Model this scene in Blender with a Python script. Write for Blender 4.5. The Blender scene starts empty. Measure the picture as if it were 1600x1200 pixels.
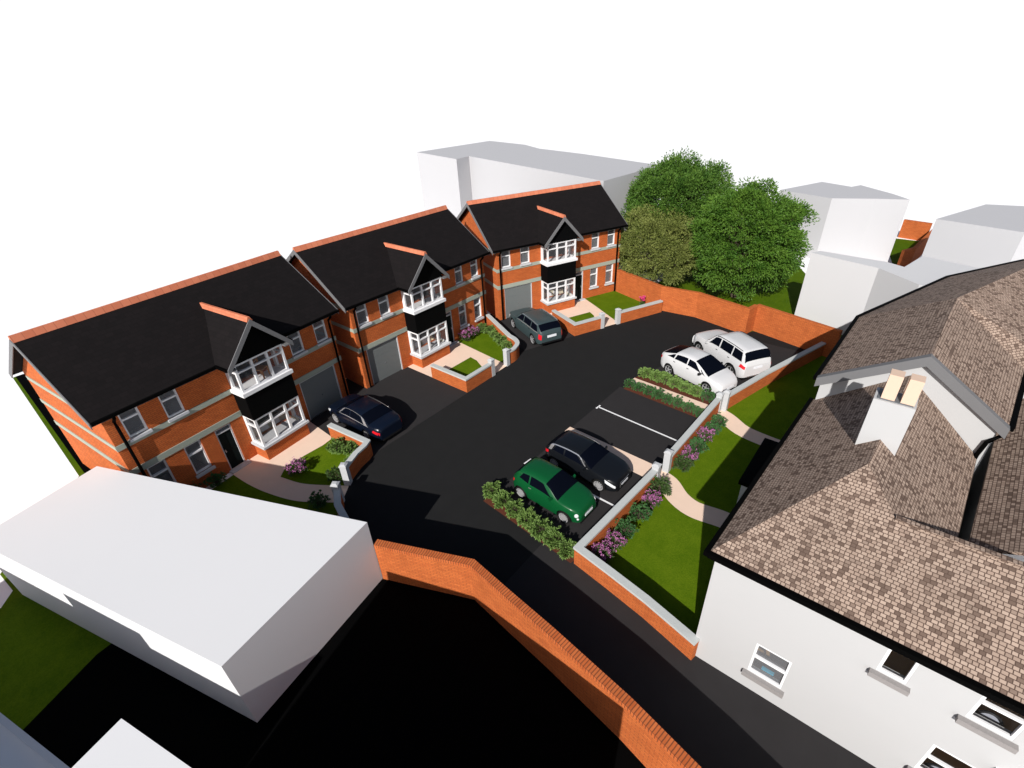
import bpy, bmesh, math, random
from mathutils import Vector, Matrix
random.seed(7)
SC = bpy.context.scene
COL = SC.collection
rad = math.radians

# ------------------------------------------------------------------ materials
def _nt(name):
    m = bpy.data.materials.new(name); m.use_nodes = True
    nt = m.node_tree; b = nt.nodes['Principled BSDF']
    return m, nt, b
def _n(nt, t, **kw):
    n = nt.nodes.new(t)
    for k, v in kw.items():
        if k in n.inputs: n.inputs[k].default_value = v
        else: setattr(n, k, v)
    return n
def rgb(c): return (c[0], c[1], c[2], 1)
def mat(name, c, rough=.7, var=.12, scale=3.0, bump=0.0, bscale=40, metal=0, spec=.3, coat=0):
    """plain surface with gentle mottling"""
    m, nt, b = _nt(name)
    b.inputs['Roughness'].default_value = rough
    b.inputs['Metallic'].default_value = metal
    b.inputs['Specular IOR Level'].default_value = spec
    b.inputs['Coat Weight'].default_value = coat
    tc = _n(nt, 'ShaderNodeTexCoord')
    nz = _n(nt, 'ShaderNodeTexNoise', Scale=scale, Detail=6.0, Roughness=.65)
    nt.links.new(tc.outputs['Object'], nz.inputs['Vector'])
    mx = _n(nt, 'ShaderNodeMix', data_type='RGBA')
    mx.inputs['A'].default_value = rgb([v*(1-var) for v in c]); mx.inputs['B'].default_value = rgb([min(1, v*(1+var)) for v in c])
    nt.links.new(nz.outputs['Fac'], mx.inputs['Factor'])
    nt.links.new(mx.outputs['Result'], b.inputs['Base Color'])
    if bump:
        n2 = _n(nt, 'ShaderNodeTexNoise', Scale=bscale, Detail=4.0)
        nt.links.new(tc.outputs['Object'], n2.inputs['Vector'])
        bp = _n(nt, 'ShaderNodeBump', Strength=bump, Distance=.02)
        nt.links.new(n2.outputs['Fac'], bp.inputs['Height']); nt.links.new(bp.outputs['Normal'], b.inputs['Normal'])
    return m
def brickmat(name, c1, c2, cm, bw=.225, bh=.075, mortar=.010, rough=.85, bias=0.0, var=.25, vscale=1.2, bump=.3, offset=.5, dark=None, darkamt=.0):
    m, nt, b = _nt(name)
    b.inputs['Roughness'].default_value = rough; b.inputs['Specular IOR Level'].default_value = .15
    uv = _n(nt, 'ShaderNodeUVMap'); 
    bk = _n(nt, 'ShaderNodeTexBrick', Scale=1.0)
    bk.offset = offset; bk.squash = 1.0
    bk.inputs['Color1'].default_value = rgb(c1); bk.inputs['Color2'].default_value = rgb(c2); bk.inputs['Mortar'].default_value = rgb(cm)
    bk.inputs['Mortar Size'].default_value = mortar; bk.inputs['Mortar Smooth'].default_value = .3; bk.inputs['Bias'].default_value = bias
    bk.inputs['Brick Width'].default_value = bw; bk.inputs['Row Height'].default_value = bh
    nt.links.new(uv.outputs['UV'], bk.inputs['Vector'])
    nz = _n(nt, 'ShaderNodeTexNoise', Scale=vscale, Detail=8.0, Roughness=.7)
    nt.links.new(uv.outputs['UV'], nz.inputs['Vector'])
    mr = _n(nt, 'ShaderNodeMapRange'); mr.inputs['From Min'].default_value = .3; mr.inputs['From Max'].default_value = .7
    mr.inputs['To Min'].default_value = 1-var; mr.inputs['To Max'].default_value = 1+var*.5
    nt.links.new(nz.outputs['Fac'], mr.inputs['Value'])
    mx = _n(nt, 'ShaderNodeMix', data_type='RGBA', blend_type='MULTIPLY'); mx.inputs['Factor'].default_value = 1
    nt.links.new(bk.outputs['Color'], mx.inputs['A']); nt.links.new(mr.outputs['Result'], mx.inputs['B'])
    nt.links.new(mx.outputs['Result'], b.inputs['Base Color'])
    if bump:
        bp = _n(nt, 'ShaderNodeBump', Strength=bump, Distance=.01); bp.invert = True
        nt.links.new(bk.outputs['Fac'], bp.inputs['Height']); nt.links.new(bp.outputs['Normal'], b.inputs['Normal'])
    return m
def glassmat(name, c, fac, rough=.03):
    m, nt, b = _nt(name)
    b.inputs['Base Color'].default_value = rgb(c); b.inputs['Roughness'].default_value = rough
    b.inputs['Specular IOR Level'].default_value = .6
    t = _n(nt, 'ShaderNodeBsdfTransparent'); mx = _n(nt, 'ShaderNodeMixShader', Fac=fac)
    nt.links.new(t.outputs[0], mx.inputs[1]); nt.links.new(b.outputs[0], mx.inputs[2])
    nt.links.new(mx.outputs[0], nt.nodes['Material Output'].inputs['Surface'])
    return m
def leafmat(name, c, c2, scale=2.5):
    m, nt, b = _nt(name)
    b.inputs['Roughness'].default_value = .55; b.inputs['Specular IOR Level'].default_value = .25
    b.inputs['Subsurface Weight'].default_value = 0
    tc = _n(nt, 'ShaderNodeTexCoord'); nz = _n(nt, 'ShaderNodeTexNoise', Scale=scale, Detail=5.0, Roughness=.7)
    nt.links.new(tc.outputs['Object'], nz.inputs['Vector'])
    mr = _n(nt, 'ShaderNodeMapRange'); mr.inputs['From Min'].default_value = .32; mr.inputs['From Max'].default_value = .68
    nt.links.new(nz.outputs['Fac'], mr.inputs['Value'])
    mx = _n(nt, 'ShaderNodeMix', data_type='RGBA'); mx.inputs['A'].default_value = rgb(c); mx.inputs['B'].default_value = rgb(c2)
    nt.links.new(mr.outputs['Result'], mx.inputs['Factor']); nt.links.new(mx.outputs['Result'], b.inputs['Base Color'])
    tr = _n(nt, 'ShaderNodeBsdfTranslucent'); nt.links.new(mx.outputs['Result'], tr.inputs['Color'])
    ms = _n(nt, 'ShaderNodeMixShader', Fac=.25)
    nt.links.new(b.outputs[0], ms.inputs[1]); nt.links.new(tr.outputs[0], ms.inputs[2])
    nt.links.new(ms.outputs[0], nt.nodes['Material Output'].inputs['Surface'])
    return m
def grassmat(name, c, c2):
    m, nt, b = _nt(name)
    b.inputs['Roughness'].default_value = .9; b.inputs['Specular IOR Level'].default_value = .05
    tc = _n(nt, 'ShaderNodeTexCoord')
    n1 = _n(nt, 'ShaderNodeTexNoise', Scale=1.1, Detail=8.0, Roughness=.75); n2 = _n(nt, 'ShaderNodeTexNoise', Scale=26.0, Detail=4.0)
    for n in (n1, n2): nt.links.new(tc.outputs['Object'], n.inputs['Vector'])
    ad = _n(nt, 'ShaderNodeMath', operation='ADD'); nt.links.new(n1.outputs['Fac'], ad.inputs[0]); nt.links.new(n2.outputs['Fac'], ad.inputs[1])
    mr = _n(nt, 'ShaderNodeMapRange'); mr.inputs['From Min'].default_value = .72; mr.inputs['From Max'].default_value = 1.28
    nt.links.new(ad.outputs[0], mr.inputs['Value'])
    mx = _n(nt, 'ShaderNodeMix', data_type='RGBA'); mx.inputs['A'].default_value = rgb(c); mx.inputs['B'].default_value = rgb(c2)
    nt.links.new(mr.outputs['Result'], mx.inputs['Factor']); nt.links.new(mx.outputs['Result'], b.inputs['Base Color'])
    bp = _n(nt, 'ShaderNodeBump', Strength=.5, Distance=.03); nt.links.new(n2.outputs['Fac'], bp.inputs['Height']); nt.links.new(bp.outputs['Normal'], b.inputs['Normal'])
    return m

M = {}
M['brick'] = brickmat('brick_orange', (.59,.148,.038), (.48,.110,.028), (.30,.080,.028), mortar=.011, var=.18)
M['brick_wall'] = brickmat('brick_garden', (.565,.150,.040), (.46,.112,.030), (.30,.085,.03), var=.20)
M['soldier'] = brickmat('brick_on_edge', (.56,.15,.045), (.48,.11,.03), (.20,.06,.025), bw=.085, bh=.45, mortar=.014, var=.25, offset=0)
M['stone'] = mat('stone_band', (.33,.36,.30), .85, .08, 8)
M['coping'] = mat('stone_coping', (.47,.49,.48), .85, .10, 5, bump=.2)
M['pillar'] = mat('stone_pillar', (.46,.47,.48), .85, .10, 4, bump=.2)
M['slate'] = brickmat('dark_slate', (.0085,.0066,.007), (.0062,.005,.0053), (.004,.0033,.0033), bw=.30, bh=.20, mortar=.008, rough=.9, var=.12, bump=.2)
M['ridge'] = brickmat('terracotta_ridge', (.60,.20,.11), (.52,.16,.085), (.42,.135,.075), bw=.32, bh=.6, mortar=.012, var=.1, offset=0)
M['barge'] = mat('grey_bargeboard', (.15,.15,.155), .7, .05)
M['gutter'] = mat('black_gutter', (.0012,.0012,.0012), .7, .1, spec=.04)
M['blacktile'] = mat('black_hung_tile', (.0022,.0024,.0026), .8, .3, 6, spec=.05)
M['white'] = mat('white_frame', (.78,.78,.79), .5, .03)
M['sill'] = mat('grey_sill', (.52,.53,.55), .8, .06)
M['garage'] = mat('garage_door_grey', (.15,.165,.165), .55, .04)
M['door'] = mat('dark_green_door', (.004,.009,.0095), .6, .1, spec=.1)
M['glass'] = glassmat('window_glass', (.28,.29,.31), .42)
M['bayglass'] = glassmat('bay_glass', (.22,.23,.25), .2)
M['clearglass'] = glassmat('clear_glass', (.05,.05,.05), .12)
M['inwall'] = mat('inner_plaster', (.36,.27,.2), .9, .05)
M['infloor'] = mat('inner_floor', (.10,.05,.02), .6, .2)
M['cream'] = mat('cream_fabric', (.72,.66,.5), .9, .06)
M['wood'] = mat('warm_wood', (.40,.17,.05), .6, .2)
M['asphalt'] = mat('asphalt_road', (.0165,.0165,.0168), .95, .16, 1.5, bump=.25, bscale=120, spec=.08)
M['asphalt2'] = mat('asphalt_drive', (.029,.0272,.028), .95, .14, 1.5, bump=.25, bscale=120, spec=.08)
M['asphalt3'] = mat('asphalt_yard_shade', (.0018,.0018,.0019), .98, .2, 1.5, spec=.02)  # near-black: the yard's shade is put into its asphalt colour
M['paint'] = mat('line_paint', (.80,.80,.80), .8, .06, 12)
M['beige'] = mat('beige_paving', (.80,.60,.47), .9, .07, 2.2, bump=.1)
M['mulch'] = mat('bark_mulch', (.10,.028,.013), .95, .5, 22, bump=.8, bscale=30)
M['lawn'] = grassmat('lawn_grass', (.056,.112,.002), (.112,.172,.006))
M['field'] = grassmat('field_grass', (.04,.085,.002), (.085,.140,.003))
M['ground'] = mat('pale_ground', (.93,.93,.93), .95, .01)
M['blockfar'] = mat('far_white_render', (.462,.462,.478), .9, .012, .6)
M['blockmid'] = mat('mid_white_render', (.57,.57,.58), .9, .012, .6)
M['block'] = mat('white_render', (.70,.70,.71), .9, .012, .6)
M['whitewall'] = mat('white_house_render', (.455,.458,.462), .9, .02, 1.2, bump=.05)
def tilemat(name, bw=.112, bh=.084):
    m, nt, b = _nt(name); b.inputs['Roughness'].default_value = .85; b.inputs['Specular IOR Level'].default_value = .15
    uv = _n(nt, 'ShaderNodeUVMap'); bk = _n(nt, 'ShaderNodeTexBrick', Scale=1.0); bk.offset = .43; bk.offset_frequency = 2; bk.squash = .86; bk.squash_frequency = 3
    bk.inputs['Color1'].default_value = (0,0,0,1); bk.inputs['Color2'].default_value = (1,1,1,1); bk.inputs['Mortar'].default_value = (.5,.5,.5,1)
    bk.inputs['Mortar Size'].default_value = .0085; bk.inputs['Mortar Smooth'].default_value = .2; bk.inputs['Brick Width'].default_value = bw; bk.inputs['Row Height'].default_value = bh
    nt.links.new(uv.outputs['UV'], bk.inputs['Vector'])
    r = _n(nt, 'ShaderNodeValToRGB'); e = r.color_ramp.elements; r.color_ramp.interpolation = 'LINEAR'
    e[0].position = 0; e[0].color = (.395,.300,.240,1); e[1].position = .66; e[1].color = (.315,.232,.183,1)
    for p, c in ((.78,(.25,.185,.147,1)),(.85,(.165,.115,.09,1)),(1.0,(.125,.086,.067,1))): k = e.new(p); k.color = c
    nt.links.new(bk.outputs['Color'], r.inputs['Fac'])
    nz = _n(nt, 'ShaderNodeTexNoise', Scale=.9, Detail=7.0, Roughness=.7); nt.links.new(uv.outputs['UV'], nz.inputs['Vector'])
    mr = _n(nt, 'ShaderNodeMapRange'); mr.inputs['From Min'].default_value = .3; mr.inputs['From Max'].default_value = .7; mr.inputs['To Min'].default_value = .78; mr.inputs['To Max'].default_value = 1.12
    nt.links.new(nz.outputs['Fac'], mr.inputs['Value'])
    a = _n(nt, 'ShaderNodeMix', data_type='RGBA', blend_type='MULTIPLY'); a.inputs['Factor'].default_value = 1
    nt.links.new(r.outputs['Color'], a.inputs['A']); nt.links.new(mr.outputs['Result'], a.inputs['B'])
    g = _n(nt, 'ShaderNodeMix', data_type='RGBA'); g.inputs['B'].default_value = (.085,.055,.042,1)
    nt.links.new(bk.outputs['Fac'], g.inputs['Factor']); nt.links.new(a.outputs['Result'], g.inputs['A']); nt.links.new(g.outputs['Result'], b.inputs['Base Color'])
    bp = _n(nt, 'ShaderNodeBump', Strength=.6, Distance=.015); bp.invert = True
    nt.links.new(bk.outputs['Fac'], bp.inputs['Height']); nt.links.new(bp.outputs['Normal'], b.inputs['Normal'])
    return m
M['tile'] = tilemat('tan_roof_tile')
M['pot'] = mat('buff_chimney_pot', (.64,.47,.36), .85, .05)
M['sillstone'] = mat('grey_stone_sill', (.26,.245,.24), .9, .18, 20)
M['leadgrey'] = mat('flashing', (.13,.14,.15), .6, .1)
M['bark'] = mat('bark', (.10,.075,.055), .95, .35, 6, bump=.6, bscale=14)
M['barkl'] = mat('pale_bark', (.22,.19,.13), .95, .3, 6, bump=.5, bscale=14)
M['lf_light'] = leafmat('leaf_light', (.085,.17,.028), (.25,.37,.105), 9)
M['lf_dark'] = leafmat('leaf_dark', (.034,.11,.028), (.085,.21,.065), 9)
M['lf_mid'] = leafmat('leaf_mid', (.04,.085,.02), (.09,.15,.04), 9)
M['lf_tree'] = leafmat('leaf_tree', (.030,.095,.012), (.13,.235,.035), 1.3)
M['lf_tree2'] = leafmat('leaf_tree2', (.032,.105,.010), (.14,.255,.033), 1.3)
M['lf_olive'] = leafmat('leaf_olive', (.095,.13,.022), (.27,.30,.085), 1.6)
M['fl_purple'] = leafmat('flower_purple', (.42,.11,.33), (.62,.24,.50), 8)
M['fl_pink'] = leafmat('flower_pink', (.65,.03,.18), (.75,.12,.32), 8)
M['tyre'] = mat('tyre_rubber', (.006,.006,.006), .8, .1)
M['rim'] = mat('alloy_rim', (.36,.36,.37), .4, .03, metal=.25)
M['carglass'] = mat('car_glass', (.0025,.0035,.0075), .2, .02, spec=.08)
M['carblack'] = mat('car_black_trim', (.008,.008,.009), .5, .05)
M['chrome'] = mat('chrome_trim', (.75,.75,.76), .25, .02, metal=.8)
M['lamp'] = mat('headlamp_glass', (.62,.64,.66), .15, .03, spec=.6)
M['tail'] = mat('tail_lamp', (.60,.012,.02), .2, .1, spec=.5)
M['plate'] = mat('number_plate', (.72,.74,.78), .5, .03)
M['cyan'] = mat('cyan_plastic', (.03,.42,.62), .5, .05)
M['darkroom'] = mat('dark_brown_room', (.42,.25,.085), .9, .2)
M['mirror'] = mat('grey_mirror', (.36,.38,.44), .3, .05)
M['carglass'].node_tree.nodes['Principled BSDF'].inputs['IOR'].default_value = 1.12
def paint(name, c, r=.28): return mat(name, c, r, .02, spec=.35, coat=.12)

# ------------------------------------------------------------------ mesh helpers
class MB:
    def __init__(s, tx=None, flip=False):
        s.v = []; s.f = []; s.uv = []; s.sm = []; s.mi = []; s.tx = tx; s.flip = flip; s.cur = 0
    def face(s, pts, uv=None, smooth=False):
        i = len(s.v)
        pts = [s.tx(p) if s.tx else p for p in pts]
        idx = list(range(i, i+len(pts)))
        if s.flip:
            idx = idx[::-1]; uv = uv[::-1] if uv else None
        s.v += [tuple(p) for p in pts]; s.f.append(idx); s.uv.append(uv); s.sm.append(smooth); s.mi.append(s.cur)
    def box(s, x0, x1, y0, y1, z0, z1, skip=''):
        P = lambda x, y, z: (x, y, z)
        if 'b' not in skip: s.face([P(x0,y1,z0),P(x1,y1,z0),P(x1,y0,z0),P(x0,y0,z0)])
        if 't' not in skip: s.face([P(x0,y0,z1),P(x1,y0,z1),P(x1,y1,z1),P(x0,y1,z1)])
        if 'f' not in skip: s.face([P(x0,y0,z0),P(x1,y0,z0),P(x1,y0,z1),P(x0,y0,z1)])
        if 'k' not in skip: s.face([P(x1,y1,z0),P(x0,y1,z0),P(x0,y1,z1),P(x1,y1,z1)])
        if 'l' not in skip: s.face([P(x0,y1,z0),P(x0,y0,z0),P(x0,y0,z1),P(x0,y1,z1)])
        if 'r' not in skip: s.face([P(x1,y0,z0),P(x1,y1,z0),P(x1,y1,z1),P(x1,y0,z1)])
    def prism(s, poly, z0, z1, caps='tb'):
        """poly counter-clockwise in plan"""
        n = len(poly)
        zt = z1 if isinstance(z1, (list, tuple)) else [z1]*n
        if 't' in caps: s.face([(p[0], p[1], zt[i]) for i, p in enumerate(poly)])
        if 'b' in caps: s.face([(p[0], p[1], z0) for p in reversed(poly)])
        u = 0
        for i in range(n):
            a, b = poly[i], poly[(i+1) % n]; d = math.hypot(b[0]-a[0], b[1]-a[1])
            s.face([(a[0],a[1],z0),(b[0],b[1],z0),(b[0],b[1],zt[(i+1)%n]),(a[0],a[1],zt[i])], [(u,z0),(u+d,z0),(u+d,zt[(i+1)%n]),(u,zt[i])]); u += d
    def hexa(s, a, b):
        """a, b: matching quads (lists of four points); closed solid between them"""
        s.face(a[::-1]); s.face(b)
        for i in range(4):
            j = (i+1) % 4; s.face([a[i], a[j], b[j], b[i]])
    def bar(s, p, q, w, h, up=(0,0,1)):
        p = Vector(p); q = Vector(q); d = (q-p).normalized(); u = Vector(up); r = d.cross(u).normalized(); u = r.cross(d)
        c = [(-w/2,-h/2),(w/2,-h/2),(w/2,h/2),(-w/2,h/2)]
        s.hexa([p+r*a+u*b for a, b in c], [q+r*a+u*b for a, b in c])
    def tube(s, pts, r, n=8, smooth=True, caps=True):
        pts = [Vector(p) for p in pts]; rr = r if isinstance(r, (list, tuple)) else [r]*len(pts); rings = []
        for i, p in enumerate(pts):
            d = (pts[min(i+1, len(pts)-1)] - pts[max(i-1, 0)]).normalized()
            a = Vector((0,0,1)) if abs(d.z) < .9 else Vector((1,0,0)); x = d.cross(a).normalized(); y = d.cross(x)
            rings.append([p + (x*math.cos(t)+y*math.sin(t))*rr[i] for t in [2*math.pi*k/n for k in range(n)]])
        for i in range(len(rings)-1):
            for k in range(n):
                l = (k+1) % n; s.face([rings[i][k], rings[i+1][k], rings[i+1][l], rings[i][l]], None, smooth)
        if caps: s.face(rings[0][::-1]); s.face(rings[-1])
    def build(s, name, m, parent=None, merge=True, sharp=35, uvauto=True):
        me = bpy.data.meshes.new(name)
        me.from_pydata(s.v, [], s.f)
        ms = m if isinstance(m, (list, tuple)) else [m]
        for q in ms: me.materials.append(q)
        uvl = me.uv_layers.new(name='UVMap')
        for pi, p in enumerate(me.polygons):
            p.use_smooth = s.sm[pi]; p.material_index = s.mi[pi]
            uv = s.uv[pi]
            if uv:
                for k, li in enumerate(p.loop_indices): uvl.data[li].uv = uv[k]
            else:
                n = p.normal
                if abs(n.z) > .995: t = Vector((1,0,0)); b = Vector((0,1,0))
                else:
                    t = Vector((-n.y, n.x, 0)).normalized(); b = n.cross(t)
                for li in p.loop_indices:
                    co = me.vertices[me.loops[li].vertex_index].co; uvl.data[li].uv = (co.dot(t), co.dot(b))
        if merge:
            bm = bmesh.new(); bm.from_mesh(me); bmesh.ops.remove_doubles(bm, verts=bm.verts, dist=.0004)
            ca = math.cos(rad(sharp))
            for e in bm.edges:
                if len(e.link_faces) == 2:
                    if e.link_faces[0].normal.dot(e.link_faces[1].normal) < ca: e.smooth = False
            bm.to_mesh(me); bm.free()
        o = bpy.data.objects.new(name, me); COL.objects.link(o)
        if parent: o.parent = parent
        return o
def build_split(mb, name, m, parent=None, **kw):
    """every connected piece of the builder becomes an object of its own"""
    par = list(range(len(mb.f))); seen = {}
    def root(i):
        while par[i] != i: par[i] = par[par[i]]; i = par[i]
        return i
    for fi, f in enumerate(mb.f):
        for vi in f:
            key = tuple(round(c, 3) for c in mb.v[vi])
            if key in seen: par[root(fi)] = root(seen[key])
            else: seen[key] = fi
    groups = {}
    for fi in range(len(mb.f)): groups.setdefault(root(fi), []).append(fi)
    out = []
    for g in groups.values():
        b = MB()
        for fi in g:
            i = len(b.v); b.v += [mb.v[vi] for vi in mb.f[fi]]; b.f.append(list(range(i, i+len(mb.f[fi])))); b.uv.append(mb.uv[fi]); b.sm.append(mb.sm[fi]); b.mi.append(mb.mi[fi])
        out.append(b.build(name, m, parent, **kw))
    return out
def tag(o, label=None, cat=None, group=None, kind=None):
    if label: o['label'] = label
    if cat: o['category'] = cat
    if group: o['group'] = group
    if kind: o['kind'] = kind
    return o
def empty(name, loc=(0,0,0), rz=0):
    o = bpy.data.objects.new(name, None); COL.objects.link(o); o.location = loc; o.rotation_euler = (0,0,rz); o.empty_display_size = .3
    return o
def copy_tree(o, parent=None):
    c = o.copy(); COL.objects.link(c)
    if parent: c.parent = parent
    for ch in o.children: copy_tree(ch, c)
    return c
def smoothpath(pts, n=6):
    """Catmull-Rom through the points"""
    out = []; P = [Vector(p) for p in pts]
    for i in range(len(P)-1):
        p0 = P[max(i-1,0)]; p1 = P[i]; p2 = P[i+1]; p3 = P[min(i+2,len(P)-1)]
        for k in range(n):
            t = k/n
            out.append(.5*((2*p1)+(p2-p0)*t+(2*p0-5*p1+4*p2-p3)*t*t+(3*p1-p0-3*p2+p3)*t**3))
    out.append(P[-1]); return [tuple(p) for p in out]
def offs(path, d):
    """offset a plan polyline to its left by d with mitres"""
    P = [Vector((p[0],p[1])) for p in path]; out = []
    for i in range(len(P)):
        ns = []
        if i > 0: e = (P[i]-P[i-1]).normalized(); ns.append(Vector((-e.y,e.x)))
        if i < len(P)-1: e = (P[i+1]-P[i]).normalized(); ns.append(Vector((-e.y,e.x)))
        n = sum(ns, Vector((0,0))).normalized(); k = 1/max(.4, n.dot(ns[0]))
        out.append(P[i]+n*d*k)
    return out
def strip(mb, path, o0, o1, z0, z1):
    """solid strip along a path between two left offsets"""
    A = offs(path, o0); B = offs(path, o1)   # o0<o1 : A right side, B left side
    z0s = z0 if isinstance(z0, list) else [z0]*len(path); z1s = z1 if isinstance(z1, list) else [z1]*len(path)
    u = [0]
    for i in range(1, len(path)): u.append(u[-1]+math.hypot(path[i][0]-path[i-1][0], path[i][1]-path[i-1][1]))
    w = o1-o0
    for i in range(len(path)-1):
        j = i+1; a0,a1,b0,b1 = A[i],A[j],B[i],B[j]
        mb.face([(a0.x,a0.y,z0s[i]),(a1.x,a1.y,z0s[j]),(a1.x,a1.y,z1s[j]),(a0.x,a0.y,z1s[i])], [(u[i],z0s[i]),(u[j],z0s[j]),(u[j],z1s[j]),(u[i],z1s[i])])
        mb.face([(b1.x,b1.y,z0s[j]),(b0.x,b0.y,z0s[i]),(b0.x,b0.y,z1s[i]),(b1.x,b1.y,z1s[j])], [(u[j],z0s[j]),(u[i],z0s[i]),(u[i],z1s[i]),(u[j],z1s[j])])
        mb.face([(a0.x,a0.y,z1s[i]),(a1.x,a1.y,z1s[j]),(b1.x,b1.y,z1s[j]),(b0.x,b0.y,z1s[i])], [(u[i],0),(u[j],0),(u[j],w),(u[i],w)])
        mb.face([(b0.x,b0.y,z0s[i]),(b1.x,b1.y,z0s[j]),(a1.x,a1.y,z0s[j]),(a0.x,a0.y,z0s[i])])
    for i, f in ((0, False), (len(path)-1, True)):
        a, b = A[i], B[i]; q = [(b.x,b.y,z0s[i]),(a.x,a.y,z0s[i]),(a.x,a.y,z1s[i]),(b.x,b.y,z1s[i])]
        mb.face(q[::-1] if f else q, [(w,z1s[i]),(0,z1s[i]),(0,z0s[i]),(w,z0s[i])] if f else [(w,z0s[i]),(0,z0s[i]),(0,z1s[i]),(w,z1s[i])])

# ------------------------------------------------------------------ placing in house coordinates
HP = {1: (-11.116, -1.104, rad(7.227)), 2: (0.0, 0.0, 0.0), 3: (11.140, -.291, rad(-22.957))}
HW = 10.184
def hw(h, x, y):
    ox, oy, t = HP[h]
    if h == 1: x = HW-x
    return (ox+x*math.cos(t)-y*math.sin(t), oy+x*math.sin(t)+y*math.cos(t))

# ------------------------------------------------------------------ setting: ground sheets
def sheet(name, poly, z, m, kind='structure'):
    mb = MB(); mb.face([(p[0],p[1],z) for p in poly])
    o = mb.build(name, m, merge=False)
    if o.data.polygons[0].normal.z < 0: o.data.flip_normals()
    o['kind'] = kind
    return o
G0 = -.03
sheet('ground', [(-900,-900),(900,-900),(900,900),(-900,900)], G0, M['ground'])
sheet('back_garden_grass', [(-12.4,-.3),(-1,4),(16,4),(18,12),(-2,19.6),(-12.22,19.6)], G0+.006, M['field'])
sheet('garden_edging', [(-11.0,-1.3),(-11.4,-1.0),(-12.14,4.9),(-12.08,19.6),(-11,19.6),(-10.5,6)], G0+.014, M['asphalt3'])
sheet('front_garden_grass', [(-24,-9.5),(-8.6,-9.9),(-6.7,-7.0),(-5.0,-5.5),(-3.3,-5.05),(-2.2,-.05),(-11.4,-1.6),(-12.22,4.9),(-14.5,2.2),(-15.75,.6),(-15.60,-.7),(-16.0,-1.25),(-24,-4)], G0+.010, M['lawn'])
sheet('tree_field', [(18.1,-6.6),(24,-6.2),(33,-5.6),(60,-9),(60,-12),(37,-12),(24,-19.5),(18.3,-19.5)], G0+.006, M['field'])
sheet('road', [(-7.2,-10.7),(-6.02,-13.8),(-6.35,-17),(-6.65,-19.5),(-7.6,-27),(-3.3,-27),(-3.3,-19.95),(-2.6,-15.6),(2.4,-16.0),(9.2,-16.3),(18.0,-19.6),(18.9,-14.9),(18.2,-14.6),(19.0,-11),(18.75,-8.7),(19.8,-5.2),(12,1),(-1,2),(-2.0,.1),(-3.4,-5.0),(-4.9,-5.5),(-6.0,-6.35),(-6.7,-7.3)], G0+.014, M['asphalt'])
sheet('lane', [(-6.0,-14.2),(-6.35,-17),(-6.65,-19.5),(-8.4,-27),(-3.3,-27),(-3.3,-19.95),(-2.85,-15.6),(-2.6,-14.2)], G0+.018, M['asphalt2'])
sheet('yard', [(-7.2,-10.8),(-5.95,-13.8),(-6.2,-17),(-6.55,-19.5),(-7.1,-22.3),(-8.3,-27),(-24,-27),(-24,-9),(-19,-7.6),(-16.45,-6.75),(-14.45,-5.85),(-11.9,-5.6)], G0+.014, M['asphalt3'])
sheet('driveway', [hw(1,-.55,.02),hw(1,3.0,.02),(-3.72,-2.2),(-3.36,-5.0),(-1.0,-5.0),(-.05,-3.6)], G0+.018, M['asphalt2'])
sheet('driveway', [(-.95,.3),(2.95,0),(2.95,-4.95),(-.95,-4.95)], G0+.022, M['asphalt2'])
sheet('driveway', [hw(3,-1.2,.3),hw(3,2.95,0),hw(3,2.95,-4.85),hw(3,-.7,-4.9),(8.75,-3.6)], G0+.022, M['asphalt2'])
sheet('parking_bay', [(-2.1,-11.1),(8.2,-11.3),(8.2,-16.0),(-2.5,-15.6)], G0+.018, M['asphalt2'])
sheet('parking_bay', [(9.6,-11.6),(17.6,-13.9),(17.6,-18.9),(9.3,-16.3)], G0+.018, M['asphalt2'])
def line(pts, w=.085):
    mb = MB(); A = offs(pts, -w/2); B = offs(pts, w/2)
    for i in range(len(pts)-1):
        mb.face([(A[i].x,A[i].y,G0+.026),(A[i+1].x,A[i+1].y,G0+.026),(B[i+1].x,B[i+1].y,G0+.026),(B[i].x,B[i].y,G0+.026)])
    tag(mb.build('road_marking', M['paint'], merge=False), kind='structure')
line([(.42,-11.04),(.32,-15.55)]); line([(.2,-11.0),(.64,-11.05)]); line([(5.86,-11.35),(5.56,-15.75)]); line([(5.68,-11.33),(6.04,-11.36)])
sheet('bay_path', [(2.74,-11.09),(3.62,-11.12),(3.42,-16.2),(2.46,-16.1)], G0+.024, M['beige'])
sheet('bay_path', [(8.98,-11.5),(9.46,-11.5),(9.16,-16.3),(8.62,-16.2)], G0+.026, M['beige'])
sheet('planting_bed', [(9.46,-11.5),(10.5,-11.8),(10.05,-16.2),(9.16,-16.2)], G0+.026, M['mulch'])
sheet('planting_bed', [(8.12,-11.55),(8.98,-11.5),(8.62,-16.15),(7.76,-16.1)], G0+.024, M['mulch'])
sheet('planting_bed', [(-2.55,-11.05),(-1.95,-11.05),(-2.40,-15.6),(-2.95,-15.5)], G0+.026, M['mulch'])
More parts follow.
